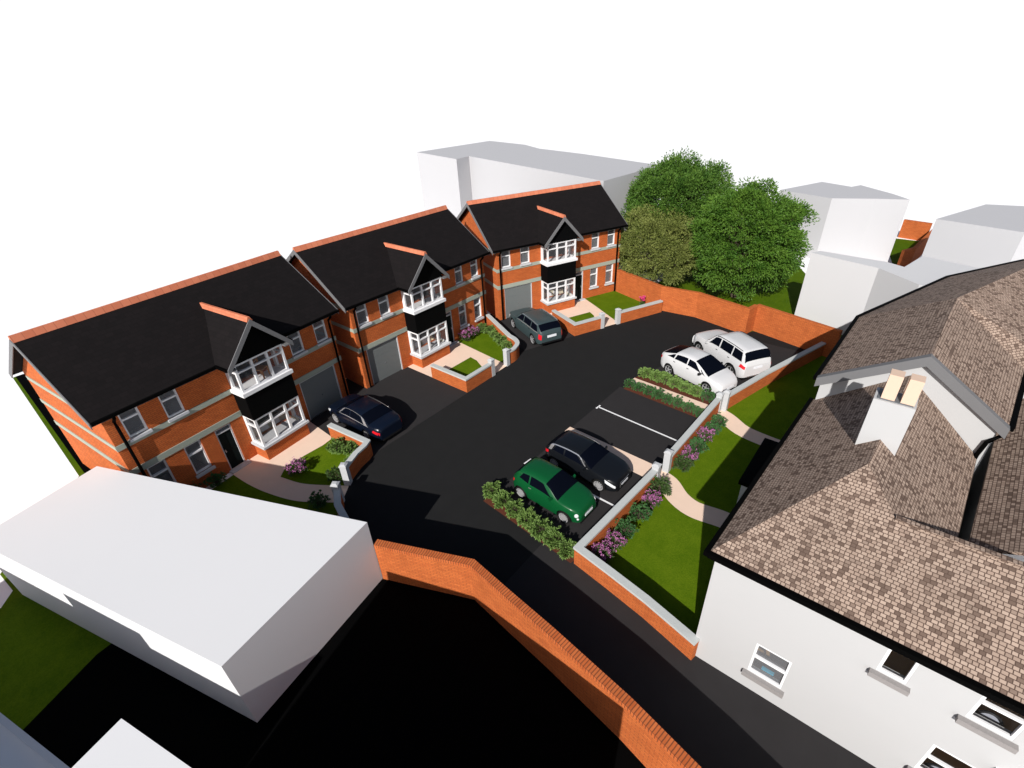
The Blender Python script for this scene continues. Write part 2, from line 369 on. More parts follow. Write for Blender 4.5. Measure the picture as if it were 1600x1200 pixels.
# right-hand front lawn and its two paths
sheet('front_lawn', [(-2.75,-15.85),(2.5,-16.15),(9.2,-16.4),(17.8,-18.95),(18,-21),(9,-20.7),(4.9,-20.1),(-3.42,-19.95)], G0+.020, M['lawn'])
def pathsheet(name, c, w, z):
    c = smoothpath(c); A = offs(c, -w/2); B = offs(c, w/2)
    sheet(name, [tuple(a) for a in A]+[tuple(b) for b in reversed(B)], z, M['beige'])
pathsheet('garden_path', [(2.9,-15.9),(2.78,-16.45),(2.22,-17.15),(1.98,-17.9),(2.12,-18.9),(2.12,-20)], .92, G0+.026)
pathsheet('garden_path', [(8.95,-16.0),(8.62,-16.8),(8.05,-17.7),(7.86,-18.8),(7.8,-20.4)], .92, G0+.026)
# house 1 paving
sheet('garden_path', smoothpath([(-8.02,-.92),(-7.9,-2.2),(-7.66,-3.41),(-7.21,-4.76),(-6.55,-5.8),(-6.08,-6.45)])+smoothpath([(-5.3,-5.85),(-5.81,-5.13),(-6.45,-4.07),(-6.8,-2.9)])+[(-6.3,-2.46),(-5.28,-2.44),(-4.38,-2.47),(-3.78,-2.35),(-3.70,-.1),(-8,-.5)], G0+.022, M['beige'])
for h in (2, 3):
    P = lambda pts: [hw(h, x, y) for x, y in pts]
    sheet('garden_path', P([(2.96,0),(10.1,0),(8.4,-3.5),(7.4,-4.7),(6.5,-4.82),(5.1,-4.82),(2.96,-4.85)] if h == 2 else [(2.96,0),(7.6,0),(6.9,-2.2),(6.55,-4.85),(2.96,-4.85)]), G0+.028, M['beige'])
    sheet('front_lawn', P([(3.2,-2.28),(6.0,-2.3),(5.9,-2.9),(5.55,-3.6),(5.15,-4.75),(3.2,-4.75)] if True else []), G0+.033, M['lawn'])
    sheet('front_lawn', P([(7.1,-.03),(10.0,-.15),(8.3,-3.5),(7.9,-4.3),(6.55,-4.62)] if h == 2 else [(7.15,-.02),(10.16,-.02),(10.5,-2.0),(10.3,-4.8),(6.55,-4.8),(6.9,-2.2)]), G0+.033, M['lawn'])

# ------------------------------------------------------------------ the three brick houses
ZB = 4.98      # soffit height
def make_house(h, label):
    ox, oy, t = HP[h]
    root = empty('detached_house', (ox, oy, G0), t)
    tag(root, label, 'house', 'orange brick detached houses with dark slate roofs')
    mir = (h == 1); W = HW; D = 6.85; z0g = 0.0
    tx = (lambda p: (W-p[0], p[1], p[2])) if mir else None
    def mb(): return MB(tx, mir)
    bx0, bx1, by = 3.38, 5.66, -.887; mx = (bx0+bx1)/2
    ups = [(.36,1.06),(1.80,2.51),(7.60,8.27),(9.0,9.67)]; los = [(7.58,8.27),(9.0,9.70)]
    zu = (3.69,4.84); zl = (.78,2.24)
    # front wall with openings
    ops = [(a,b,zu[0],zu[1]) for a, b in ups] + [(a,b,zl[0],zl[1]) for a, b in los] + [(.47,2.63,0,2.25),(6.25,6.97,0,2.22),(bx0+.12,bx1-.12,.78,2.25),(bx0+.12,bx1-.12,3.7,4.92)]
    w = mb()
    xs = sorted({0,W}|{o[0] for o in ops}|{o[1] for o in ops}); zs = sorted({0,5.0}|{o[2] for o in ops}|{o[3] for o in ops})
    def hole(x, z): return any(o[0] < x < o[1] and o[2] < z < o[3] for o in ops)
    for i in range(len(xs)-1):
        for j in range(len(zs)-1):
            if not hole((xs[i]+xs[i+1])/2, (zs[j]+zs[j+1])/2):
                a,b,c,d = xs[i],xs[i+1],zs[j],zs[j+1]
                w.face([(a,0,c),(b,0,c),(b,0,d),(a,0,d)]); w.face([(b,.24,c),(a,.24,c),(a,.24,d),(b,.24,d)])
    for a,b,c,d in ops:
        w.face([(a,0,c),(a,0,d),(a,.24,d),(a,.24,c)]); w.face([(b,.24,c),(b,.24,d),(b,0,d),(b,0,c)])
        w.face([(a,0,d),(b,0,d),(b,.24,d),(a,.24,d)]); w.face([(a,.24,c),(b,.24,c),(b,0,c),(a,0,c)])
    zr = 7.32; yr = 3.30; ZR = 7.42; YB = 7.12; ZE = 5.0
    for x, s in ((0, 1), (W, -1)):
        q = [(x,D,0),(x,0,0),(x,0,5.0),(x,yr,zr-.02),(x,D,5.0)]
        w.face(q if s == 1 else q[::-1])
    w.face([(W,D,0),(0,D,0),(0,D,5.0),(W,D,5.0)])
    w.build('wall', M['brick'], root)
    # inside
    f = mb(); f.box(.02,W-.02,.24,D-.02,.02,.06); f.box(.02,W-.02,.24,D-.02,2.6,2.7); build_split(f, 'inner_floor', M['infloor'], root)
    f = mb(); f.box(.02,W-.02,2.5,2.6,.06,2.6); f.box(.02,W-.02,2.5,2.6,2.7,5.0); f.box(2.95,3.05,.24,2.5,.06,4.98); f.box(6.05,6.13,.24,2.5,.06,4.98); f.box(7.25,7.33,.24,2.5,.06,4.98)
    build_split(f, 'inner_wall', M['inwall'], root)
    # stone bands
    s = mb()
    for (a, b) in ((2.26,2.52),(3.44,3.66)):
        for x0, x1 in ((-.03,bx0),(bx1,W+.03)): s.box(x0,x1,-.035,0,a,b)
        for xa, xb in ((-.03,0),(W,W+.03)): s.box(xa,xb,0,D,a+.03,b)
    for xa, xb in ((-.03,0),(W,W+.03)): s.box(xa,xb,0.15,D-.15,4.66,4.84)
    build_split(s, 'stone_band', M['stone'], root)
    # windows
    def window(a, b, c, d):
        p = mb(); p.face([(a+.03,.13,c+.03),(b-.03,.13,c+.03),(b-.03,.13,d-.03),(a+.03,.13,d-.03)])
        pane = p.build('window', M['glass'], root, merge=False)
        f = mb(); y0, y1 = .05, .15; m = .065; tr = c+(d-c)*.66
        f.box(a,a+m,y0,y1,c,d); f.box(b-m,b,y0,y1,c,d); f.box(a+m,b-m,y0,y1,c,c+m); f.box(a+m,b-m,y0,y1,d-m,d); f.box(a+m,b-m,y0-.01,y1,tr-.035,tr+.035)
        f.build('window_frame', M['white'], pane)
        q = mb(); q.box(a-.06,b+.06,-.11,.05,c-.11,c); q.build('window_sill', M['sill'], pane)
    for a, b in ups: window(a, b, *zu)
    for a, b in los: window(a, b, *zl)
    # garage door and front door
    g = mb(); g.box(.53,2.57,.08,.12,.01,2.2)
    for k in range(1, 5): g.box(.535,2.565,.074,.08,.44*k-.21,.44*k+.21)
    gd = g.build('garage_door', M['garage'], root)
    g = mb(); g.box(.47,.53,.03,.13,0,2.25); g.box(2.57,2.63,.03,.13,0,2.25); g.box(.53,2.57,.03,.13,2.19,2.25); g.build('door_frame', M['sill'], gd)
    g = mb(); g.box(1.52,1.58,.055,.074,.95,.98); g.build('handle', M['chrome'], gd)
    g = mb(); g.box(6.31,6.91,.09,.14,.03,1.93)
    for zc in (.28,1.12):
        for xc in (6.37,6.64): g.box(xc,xc+.21,.078,.09,zc,zc+.66)
    dr = g.build('front_door', M['door'], root)
    g = mb(); g.box(6.25,6.31,.04,.15,0,2.22); g.box(6.91,6.97,.04,.15,0,2.22); g.box(6.31,6.91,.04,.15,1.93,1.99); g.box(6.31,6.91,.04,.15,2.16,2.22); g.build('door_frame', M['sill'], dr)
    g = mb(); g.face([(6.31,.11,1.99),(6.91,.11,1.99),(6.91,.11,2.16),(6.31,.11,2.16)]); g.build('fanlight', M['glass'], dr, merge=False)
    g = mb(); g.box(6.82,6.86,.05,.078,.95,1.10); g.build('handle', M['chrome'], dr)
    g = mb(); g.box(6.15,7.07,-.28,0,0,.07); g.build('door_step', M['sill'], root)
    # bay
    b = mb(); b.box(bx0,bx1,by,-.001,0,.69,'k'); b.build('bay_base', M['brick'], root)
    for (c, d, sillm, s0, s1) in ((.80,2.27,'sill',.69,.80),(3.66,4.98,'white',3.49,3.66)):
        p = mb()
        p.face([(bx0+.05,by+.05,c),(bx1-.05,by+.05,c),(bx1-.05,by+.05,d),(bx0+.05,by+.05,d)])
        p.face([(bx0+.05,-.01,c),(bx0+.05,by+.05,c),(bx0+.05,by+.05,d),(bx0+.05,-.01,d)])
        p.face([(bx1-.05,by+.05,c),(bx1-.05,-.01,c),(bx1-.05,-.01,d),(bx1-.05,by+.05,d)])
        pane = p.build('bay_window', M['bayglass'], root, merge=False)
        f = mb(); m = .1; tr = c+(d-c)*.70
        def rect(xa, xb, ya, yb, horizontal):
            f.box(xa,xb,ya,yb,c,c+.10); f.box(xa,xb,ya,yb,d-.09,d); f.box(xa,xb,ya,yb,tr-.035,tr+.035)
        rect(bx0+m,bx1-m,by,by+.1,True)
        for xa in (bx0,bx1-m):
            f.box(xa,xa+m,by,by+m,c,d); f.box(xa,xa+m,-.2,-.003,c,d); rect(xa+.005,xa+m-.005,by+m,-.2,False)
        for k in (1,2):
            xc = bx0+.05+(bx1-bx0-.1)*k/3; 
            for (za, zb) in ((c+.10,tr-.035),(tr+.035,d-.09)): f.box(xc-.05,xc+.05,by-.008,by+.108,za,zb)
        f.build('window_frame', M['white'], pane)
        q = mb(); q.box(bx0-.09,bx1+.09,by-.10,-.002,s0,s1); q.build('window_sill', M[sillm], pane)
    b = mb(); b.box(bx0-.02,bx1+.02,by-.02,-.002,2.27,3.49); b.build('bay_panel', M['blacktile'], root)
    # main roof: a solid double pitch
    k = (ZR-ZE)/(yr+.28); k2 = (ZR-ZE)/(YB-yr); vx = .35; th = .11
    def zt(y): return ZR-(k*(yr-y) if y < yr else k2*(y-yr))
    r = mb()
    ya, yb = -.28, YB
    r.face([(-vx,ya,zt(ya)),(W+vx,ya,zt(ya)),(W+vx,yr,ZR),(-vx,yr,ZR)]); r.face([(W+vx,yb,zt(yb)),(-vx,yb,zt(yb)),(-vx,yr,ZR),(W+vx,yr,ZR)])
    r.face([(-vx,yr,ZR-th),(W+vx,yr,ZR-th),(W+vx,ya,zt(ya)-th),(-vx,ya,zt(ya)-th)]); r.face([(W+vx,yr,ZR-th),(-vx,yr,ZR-th),(-vx,yb,zt(yb)-th),(W+vx,yb,zt(yb)-th)])
    r.face([(-vx,ya,zt(ya)-th),(W+vx,ya,zt(ya)-th),(W+vx,ya,zt(ya)),(-vx,ya,zt(ya))])
    for x in (-vx, W+vx):
        r.face([(x,ya,zt(ya)),(x,yr,ZR),(x,yb,zt(yb)),(x,yb,zt(yb)-th),(x,yr,ZR-th),(x,ya,zt(ya)-th)])
    roof = r.build('roof', M['slate'], root)
    q = mb(); q.hexa([(-vx,yr-.16,ZR-.1),(-vx,yr+.16,ZR-.1),(-vx,yr+.05,ZR+.13),(-vx,yr-.05,ZR+.13)],[(W+vx,yr-.16,ZR-.1),(W+vx,yr+.16,ZR-.1),(W+vx,yr+.05,ZR+.13),(W+vx,yr-.05,ZR+.13)]); q.build('ridge_tiles', M['ridge'], roof)
    q = mb()
    for x in (-vx-.03, W+vx):
        for yy in (ya, yb):
            A = [(x,yy,zt(yy)+.015),(x+.03,yy,zt(yy)+.015),(x+.03,yy,zt(yy)-.22),(x,yy,zt(yy)-.22)]
            B = [(x,yr,ZR+.015),(x+.03,yr,ZR+.015),(x+.03,yr,ZR-.22),(x,yr,ZR-.22)]
            q.hexa(A, B) if yy == yb else q.hexa(B, A)
    build_split(q, 'bargeboard', M['barge'], roof)
    q = mb(); q.box(-vx,bx0-.3,-.24,-.002,4.86,4.90); q.box(bx1+.3,W+vx,-.24,-.002,4.86,4.90); q.box(-vx,bx0-.3,-.27,-.24,4.86,5.0); q.box(bx1+.3,W+vx,-.27,-.24,4.86,5.0)
    build_split(q, 'soffit', M['barge'], roof)
    # bay gable roof
    hwd = 1.47; ze = 5.06; za = 6.64; yf = -1.16
    ybk = yr-(ZR-za)/k; yek = yr-(ZR-ze)/k
    r = mb()
    for s in (-1, 1):
        e = mx+s*hwd
        A = [(e,yf,ze),(mx,yf,za),(mx,ybk+.15,za),(e,yek+.1,ze)]
        B = [(p[0],p[1],p[2]-.09) for p in A]
        r.face(A[::-1] if s == -1 else A); r.face(B if s == -1 else B[::-1]); r.face([A[0],A[1],B[1],B[0]]); r.face([A[3],A[0],B[0],B[3]])
    br = r.build('bay_roof', M['slate'], root)
    q = mb(); q.hexa([(mx-.13,yf-.02,za-.07),(mx-.13,ybk+.2,za-.07),(mx-.045,ybk+.2,za+.11),(mx-.045,yf-.02,za+.11)][::-1],[(mx+.13,yf-.02,za-.07),(mx+.13,ybk+.2,za-.07),(mx+.045,ybk+.2,za+.11),(mx+.045,yf-.02,za+.11)][::-1]); q.build('ridge_tiles', M['ridge'], br)
    q = mb()
    for s in (-1, 1):
        e = mx+s*(hwd+.05); z1 = ze-.055
        A = [(e,yf-.04,z1+.02),(e,yf,z1+.02),(e,yf,z1-.24),(e,yf-.04,z1-.24)]
        B = [(mx,yf-.04,za+.02),(mx,yf,za+.02),(mx,yf,za-.26),(mx,yf-.04,za-.26)]
        q.hexa(B, A) if s == 1 else q.hexa(A, B)
    build_split(q, 'bargeboard', M['barge'], br)
    q = mb(); q.face([(bx0-.02,by-.03,4.98),(bx1+.02,by-.03,4.98),(mx+1.17,by-.03,5.28),(mx,by-.03,za-.12),(mx-1.17,by-.03,5.28)]); q.face([(bx0-.02,by-.03,4.98),(bx0-.02,0,4.98),(bx1+.02,0,4.98),(bx1+.02,by-.03,4.98)])
    q.build('gable_panel', M['blacktile'], root)
    q = mb()
    for s in (-1, 1):
        xa = bx0 if s == -1 else bx1; e = mx+s*(hwd-.02)
        q.box(min(xa,e),max(xa,e),yf+.01,-.24,4.88,4.93)
    build_split(q, 'bay_soffit', M['barge'], br)
    # gutters and downpipes
    g = mb(); r0 = .055
    g.box(-vx,mx-hwd-.02,-.40,-.285,4.93,5.04); g.box(mx+hwd+.02,W+vx,-.40,-.285,4.93,5.04)
    for s in (-1, 1):
        e = mx+s*hwd; g.box(min(e,e+s*.11),max(e,e+s*.11),yf+.02,-.29,4.95,5.05)
    build_split(g, 'gutter', M['gutter'], roof)
    for x in (.20, W-.32):
        d = mb(); d.tube([(x,-.34,4.95),(x,-.34,4.86),(x,-.10,4.62),(x,-.10,4.4),(x,-.10,.05)], .055, 10); d.build('downpipe', M['gutter'], root)
    return root
H1 = make_house(1, 'nearest brick detached house, its garage at the right and front door left of the bay')
H2 = make_house(2, 'middle brick detached house of the row with nothing parked before its garage')
H3 = make_house(3, 'farthest brick detached house of the row, beside the trees')

# ------------------------------------------------------------------ garden walls, gate pillars
def garden_wall(path, label, hgt=.74, th=.2, coping='coping', cw=.03, ch=.09, group='low brick garden walls with pale copings', name='garden_wall', z0=G0):
    b = MB(); strip(b, path, -th/2, th/2, z0, hgt); 
    root = b.build(name, M['brick_wall'])
    c = MB(); strip(c, path, -th/2-cw, th/2+cw, hgt, hgt+ch); c.build('coping', M[coping], root)
    tag(root, label, 'wall', group); return root
def hpath(h, pts): return [hw(h, x, y) for x, y in pts]
garden_wall([(-3.78,-2.38),(-3.50,-4.95),(-3.75,-5.08),(-4.3,-5.22),(-4.9,-5.50),(-5.12,-5.62)], 'low brick wall curving beside the black saloon to a gate pillar')
garden_wall([(-6.12,-6.50),(-6.6,-7.25),(-7.0,-8.6),(-7.35,-10.2)], 'low brick wall running from the gate to the big white block')
garden_wall(hpath(2,[(3.05,-2.15),(3.05,-4.82),(5.02,-4.82)]), 'L shaped low brick wall around the small lawn of the middle house')
garden_wall(hpath(2,smoothpath([(6.7,-4.72),(7.25,-4.75),(7.85,-4.52),(8.22,-4.05),(8.40,-3.45)])+[(10.05,-.15)]), 'low brick wall sweeping round the shrub bed to the corner of the middle house')
garden_wall(hpath(3,[(3.05,-2.15),(3.05,-4.78),(5.02,-4.80)]), 'L shaped low brick wall beside the grey estate car')
garden_wall(hpath(3,[(6.6,-4.86),(10.15,-4.92)]), 'straight low brick wall between the farthest gate and the tall boundary wall')
garden_wall([(-3.57,-20.1),(-3.2,-18.4),(-2.98,-17.0),(-2.80,-15.70),(2.28,-16.06)], 'long low brick wall by the green car, running back to the white house')
garden_wall([(3.52,-16.12),(8.82,-16.24)], 'low brick wall closing the empty parking bays, between two gates')
garden_wall([(9.32,-16.48),(12.6,-17.35),(17.75,-18.95)], 'low brick wall behind the two white cars')
def pillar(x, y, rz, hgt, label, s=.27):
    b = MB(); b.box(-s/2,s/2,-s/2,s/2,0,hgt)
    root = b.build('gate_pillar', M['pillar'])
    c = MB(); t = s/2+.02; c.hexa([(-t,-t,hgt),(t,-t,hgt),(t,t,hgt),(-t,t,hgt)],[(-t,-t,hgt+.05),(t,-t,hgt+.05),(t,t,hgt+.05),(-t,t,hgt+.05)])
    c.hexa([(-t,-t,hgt+.05),(t,-t,hgt+.05),(t,t,hgt+.05),(-t,t,hgt+.05)],[(-.07,-.07,hgt+.11),(.07,-.07,hgt+.11),(.07,.07,hgt+.11),(-.07,.07,hgt+.11)])
    c.build('pillar_cap', M['pillar'], root)
    root.location = (x, y, G0); root.rotation_euler = (0,0,rz)
    tag(root, label, 'gate pillar', 'stone gate pillars'); return root
pillar(-5.22,-5.70,rad(35),1.0,'grey gate pillar at the curved wall of the nearest house')
pillar(-6.10,-6.42,rad(35),1.0,'grey gate pillar just above the big white block, at the nearest house')
x,y = hw(2,5.15,-4.8); pillar(x,y,0,1.0,'grey gate pillar on the corner lawn side of the middle house gate')
x,y = hw(2,6.55,-4.74); pillar(x,y,0,1.0,'grey gate pillar against the sweeping wall of the middle house')
x,y = hw(3,5.15,-4.8); pillar(x,y,HP[3][2],1.0,'grey gate pillar of the farthest house, nearer the estate car')
x,y = hw(3,6.45,-4.84); pillar(x,y,HP[3][2],1.0,'grey gate pillar of the farthest house, nearer the pink flowers')
pillar(2.38,-16.06,0,1.0,'grey gate pillar in front of the black hatchback')
pillar(3.42,-16.1,0,1.0,'grey gate pillar beside the purple flowers, across the path from the black hatchback')
pillar(8.92,-16.24,0,1.0,'grey gate pillar at the end of the planted beds')
pillar(9.22,-16.46,0,1.05,'grey gate pillar below the nose of the white liftback')
# tall boundary walls
garden_wall([(-7.24,-10.70),(-5.90,-13.78),(-6.08,-15.4),(-6.24,-17),(-6.56,-19.5),(-7.1,-22.3),(-8.3,-27)], 'tall brick boundary wall in the foreground beside the lane, with brick on edge top', 1.56, .24, 'soldier', .004, .14, None, 'boundary_wall')
garden_wall([(20.35,-4.35),(18.85,-8.6),(19.05,-11.1),(18.18,-14.55),(18.98,-14.74)], 'tall brick boundary wall at the far end, running from the farthest house', 1.6, .22, 'brick_wall', .015, .12, None, 'boundary_wall')
garden_wall([(19.10,-14.80),(17.72,-19.6)], 'tall brick boundary wall behind the white off-roader', 1.6, .22, 'brick_wall', .015, .12, None, 'boundary_wall')
garden_wall([(46.6,-19.6),(46.1,-21.7)], 'brick wall seen far off between two white blocks', 1.5, .22, 'brick_wall', .015, .1, None, 'boundary_wall')
garden_wall([(46.0,-22.2),(37.2,-21.2),(36.0,-20.6)], 'second far brick wall in front, with its shaded flank', 1.5, .22, 'brick_wall', .015, .1, None, 'boundary_wall')
sheet('far_grass', [(37.5,-20.2),(46,-18.5),(46,-21.9),(37.5,-21.0)], G0+.006, M['field'])

# ------------------------------------------------------------------ plain white block buildings
def block(name, poly, z1, label, z0=G0, m='block'):
    n = len(poly); area = sum(poly[i][0]*poly[(i+1)%n][1]-poly[(i+1)%n][0]*poly[i][1] for i in range(n))
    if area < 0: poly = poly[::-1]
    b = MB(); b.prism(poly, z0, z1, ''); root = b.build(name, M[m])
    r = MB(); r.face([(p[0],p[1],z1) for p in poly]); r.build('flat_roof', M[m], root)
    tag(root, label, 'building'); return root
block('block_building', [(-7.34,-10.72),(-11.82,-.15),(-15.42,-1.20),(-12.30,-11.66)], 2.72, 'big plain white block in the left foreground with a flat top')
block('block_building', [(-13.91,-13.10),(-21.8,-15.2),(-19.5,-23.2),(-11.80,-21.1)], 5.0, 'white flat roof corner at the very bottom of the picture')
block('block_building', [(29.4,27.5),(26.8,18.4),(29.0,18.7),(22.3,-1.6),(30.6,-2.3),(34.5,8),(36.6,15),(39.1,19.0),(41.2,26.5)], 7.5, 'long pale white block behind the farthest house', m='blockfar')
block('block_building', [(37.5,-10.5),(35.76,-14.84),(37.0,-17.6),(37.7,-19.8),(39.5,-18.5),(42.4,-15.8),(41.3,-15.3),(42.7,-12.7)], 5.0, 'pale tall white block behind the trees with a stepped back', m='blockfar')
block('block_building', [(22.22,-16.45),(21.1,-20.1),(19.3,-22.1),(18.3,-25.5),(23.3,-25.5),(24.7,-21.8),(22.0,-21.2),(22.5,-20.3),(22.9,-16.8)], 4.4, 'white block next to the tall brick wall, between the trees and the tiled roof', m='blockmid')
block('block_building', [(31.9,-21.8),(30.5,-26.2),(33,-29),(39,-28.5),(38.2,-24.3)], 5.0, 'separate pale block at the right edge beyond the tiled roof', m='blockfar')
# stepped neighbour at the lower left corner: a low shaded flat roof with a pale rim, higher parts beyond the frame
def stepped_neighbour():
    A = Vector((-15.20,-11.42)); u = Vector((-.262,.965)); v = Vector((-.965,-.262))
    P = lambda a, b: ((A+u*a+v*b).x, (A+u*a+v*b).y)
    Q = lambda a0, a1, b0, b1: [P(a0,b0),P(a1,b0),P(a1,b1),P(a0,b1)]
    w = MB(); w.prism(Q(-1.6,2.9,0,1.5), G0, 2.74, ''); root = w.build('stepped_building', M['block'])
    w = MB(); w.face([(*p,2.74) for p in Q(-1.6,2.9,0,1.5)]); w.build('flat_roof', M['ground'], root)
    w = MB(); w.prism(Q(-1.6,2.9,-.02,.10), 2.745, 2.92); w.build('parapet', M['block'], root)
    w = MB(); w.prism(Q(-1.7,11.0,1.5,6.0), G0, 4.1); w.prism(Q(2.2,5.6,1.45,5.0), 4.102, 4.75); w.build('upper_storey', M['block'], root)
    tag(root, 'grey shaded low roof with a pale rim at the lower left corner of the picture', 'building')
stepped_neighbour()

# ------------------------------------------------------------------ the white house with tiled roofs
def white_house():
    root = empty('white_house', (0,0,0))
    tag(root, 'large white rendered house with tan tiled roofs filling the right side', 'house')
    X0 = -3.45; ze = 4.38; k = .545; ks = .76
    # front wall with window openings (plane x = X0); bits right of the frame go on
    wins = [(-22.24,-21.42,.74,1.95),(-24.12,-23.6,3.22,4.16),(-25.80,-25.10,3.22,4.30),(-25.95,-25.02,.80,1.92)]
    w = MB(); ys = sorted({-30,-20.0}|{a for q in wins for a in q[:2]}); zs = sorted({G0,ze}|{a for q in wins for a in q[2:]})
    for i in range(len(ys)-1):
        for j in range(len(zs)-1):
            yc, zc = (ys[i]+ys[i+1])/2, (zs[j]+zs[j+1])/2
            if any(q[0]<yc<q[1] and q[2]<zc<q[3] for q in wins): continue
            a,b,c,d = ys[i],ys[i+1],zs[j],zs[j+1]
            w.face([(X0,b,c),(X0,a,c),(X0,a,d),(X0,b,d)])
    for a,b,c,d in wins:
        x1 = X0+.2
        w.face([(X0,a,c),(x1,a,c),(x1,a,d),(X0,a,d)]); w.face([(X0,b,d),(x1,b,d),(x1,b,c),(X0,b,c)]); w.face([(X0,a,d),(x1,a,d),(x1,b,d),(X0,b,d)]); w.face([(X0,b,c),(x1,b,c),(x1,a,c),(X0,a,c)])
    w.face([(4.9,-20.42,G0),(X0,-20.0,G0),(X0,-20.0,ze),(4.9,-20.42,ze)])         # garden side
    w.face([(.05,-24.4,G0),(4.55,-24.4,G0),(4.55,-24.4,ze),(.05,-24.4,ze)])      # courtyard side of the middle wing
    w.face([(.05,-30,G0),(.05,-24.4,G0),(.05,-24.4,ze),(.05,-30,ze)])           # back of the front wing
    # gable of the rear wing
    w.face([(4.86,-20.35,G0),(4.36,-24.8,G0),(4.36,-24.8,5.60),(4.60,-22.72,6.92),(4.86,-20.35,5.44)][::-1])
    w.face([(10.7,-20.6,G0),(4.86,-20.35,G0),(4.86,-20.35,5.44),(10.7,-20.6,5.44)]); w.face([(18,-23.2,G0),(10.7,-20.6,G0),(10.7,-20.6,5.44),(18,-23.2,5.44)])
    w.face([(22,-25.8,G0),(18,-23.2,G0),(18,-23.2,5.44),(22,-25.8,5.44)])
    w.face([(4.36,-24.8,G0),(8.62,-25.2,G0),(8.62,-25.2,5.44),(4.36,-24.8,5.44)]); w.face([(8.62,-25.2,G0),(9.0,-30,G0),(9.0,-30,5.44),(8.62,-25.2,5.44)])
    wall = w.build('wall', M['whitewall'], root)
    # inner room so the windows look into something
    r = MB(); r.box(X0+.22,-.2,-29.9,-20.2,2.55,2.62); r.box(X0+.22,-.2,-29.9,-20.2,.0,.05); r.box(-.6,-.5,-29.9,-20.2,.05,4.3); r.build('inner_room', M['darkroom'], root)
    # roofs: middle wing hipped at the front end, front wing, far right wing
    yl, yrr = -19.86, -24.5; xf = -3.56; ym = -22.2; zr = 6.13
    xa = xf+(zr-ze)/k
    m = MB(); th = .08
    m.face([(xf,yl,ze),(xa,ym,zr),(4.66,-22.52,6.28),(4.95,-20.29,ze)][::-1])
    m.face([(xa,ym,zr),(-1.32,-22.9,5.6),(.16,-24.42,ze),(4.33,-24.72,ze),(4.66,-22.52,6.28)][::-1])
    m.build('middle_roof', M['tile'], root, merge=False)
    xr = -1.32; zrf = ze+k*(xr-xf)
    f = MB()
    yj = ym-(zr-zrf)/ks*1.0-.1
    f.face([(xf,yl,ze),(xf,-31,ze),(xr,-31,zrf),(xr,yj,zrf),(xa,ym,zr)][::-1] if False else [(xf,yl,ze),(xa,ym,zr),(xr,yj,zrf),(xr,-31,zrf),(xf,-31,ze)][::-1])
    f.face([(xr,yj,zrf),(xr,-31,zrf),(.16,-31,ze+.2),(.16,-24.4,ze+.2)])
    fr = f.build('front_roof', M['tile'], root, merge=False)
    if fr.data.polygons[0].normal.z < 0: fr.data.flip_normals()
    q = MB(); q.bar((xr,yj,zrf+.02),(xr,-31,zrf+.02),.14,.07); q.build('ridge_tiles', M['tile'], fr)
    # far wing beyond the courtyard: slope climbing away
    f = MB(); f.hexa([(.18,-24.78,4.30),(4.34,-25.12,4.30),(8.55,-25.5,4.30),(8.9,-31.0,7.5)],[(.18,-24.78,4.38),(4.34,-25.12,4.38),(8.55,-25.5,4.38),(8.9,-31.0,7.6)]) if False else None
    f.hexa([(.22,-24.64,4.24),(8.60,-25.38,4.24),(8.60,-30.8,7.2),(.22,-30.2,7.2)],[(.22,-24.64,4.33),(8.60,-25.38,4.33),(8.60,-30.8,7.28),(.22,-30.2,7.28)])
    f.build('courtyard_roof', M['tile'], root)
    f = MB(); f.face([(8.5,-25.62,G0),(.3,-24.9,G0),(.3,-24.9,4.3),(8.5,-25.62,4.3)][::-1]); f.build('courtyard_wall', M['whitewall'], root)
    # rear wing: bent roof
    E = [(4.60,-20.24),(10.66,-20.50),(17.9,-23.05),(22.6,-25.9)]; ez = 5.42
    Rg = [(4.46,-22.76),(9.9,-23.12),(14.9,-25.05),(19.0,-27.6)]; rzz = 7.08
    Fe = [(4.32,-24.98),(8.56,-25.42),(8.9,-26.6),(12.0,-31)]
    r = MB()
    for i in range(3):
        r.face([(*E[i+1],ez),(*E[i],ez),(*Rg[i],rzz),(*Rg[i+1],rzz)])
        r.face([(*E[i],ez-.1),(*E[i+1],ez-.1),(*Rg[i+1],rzz-.1),(*Rg[i],rzz-.1)])
    er = 5.56
    r.face([(*Fe[0],er),(*Fe[1],er),(*Rg[1],rzz),(*Rg[0],rzz)]); r.face([(*Fe[1],er),(*Fe[2],er-.02),(13.2,-31,ez+.9),(*Rg[2],rzz),(*Rg[1],rzz)])
    r.face([(*Rg[2],rzz),(13.2,-31,ez+.9),(19,-31,rzz-.8),(*Rg[3],rzz)])
    r.face([(*Fe[1],ez-.1),(*Fe[0],ez-.1),(*Rg[0],rzz-.1),(*Rg[1],rzz-.1)])
    r.build('rear_roof', M['tile'], root, merge=False)
    # barge boards on the rear gable, standing just in front of it
    b = MB()
    def bd(p, q, s):
        d = .30
        A = [(p[0]-.06,p[1],p[2]+.03),(p[0]+.16,p[1],p[2]+.03),(p[0]+.16,p[1],p[2]-d),(p[0]-.06,p[1],p[2]-d)]
        B = [(q[0]-.06,q[1],q[2]+.03),(q[0]+.16,q[1],q[2]+.03),(q[0]+.16,q[1],q[2]-d),(q[0]-.06,q[1],q[2]-d)]
        b.hexa(A, B) if s else b.hexa(B, A)
    bd((4.56,-20.22,ez),(4.42,-22.76,rzz),True); bd((4.42,-22.76,rzz),(4.26,-25.0,er),True)
    build_split(b, 'bargeboard', M['barge'], root)
    # gutters
    g = MB(); gs = .055
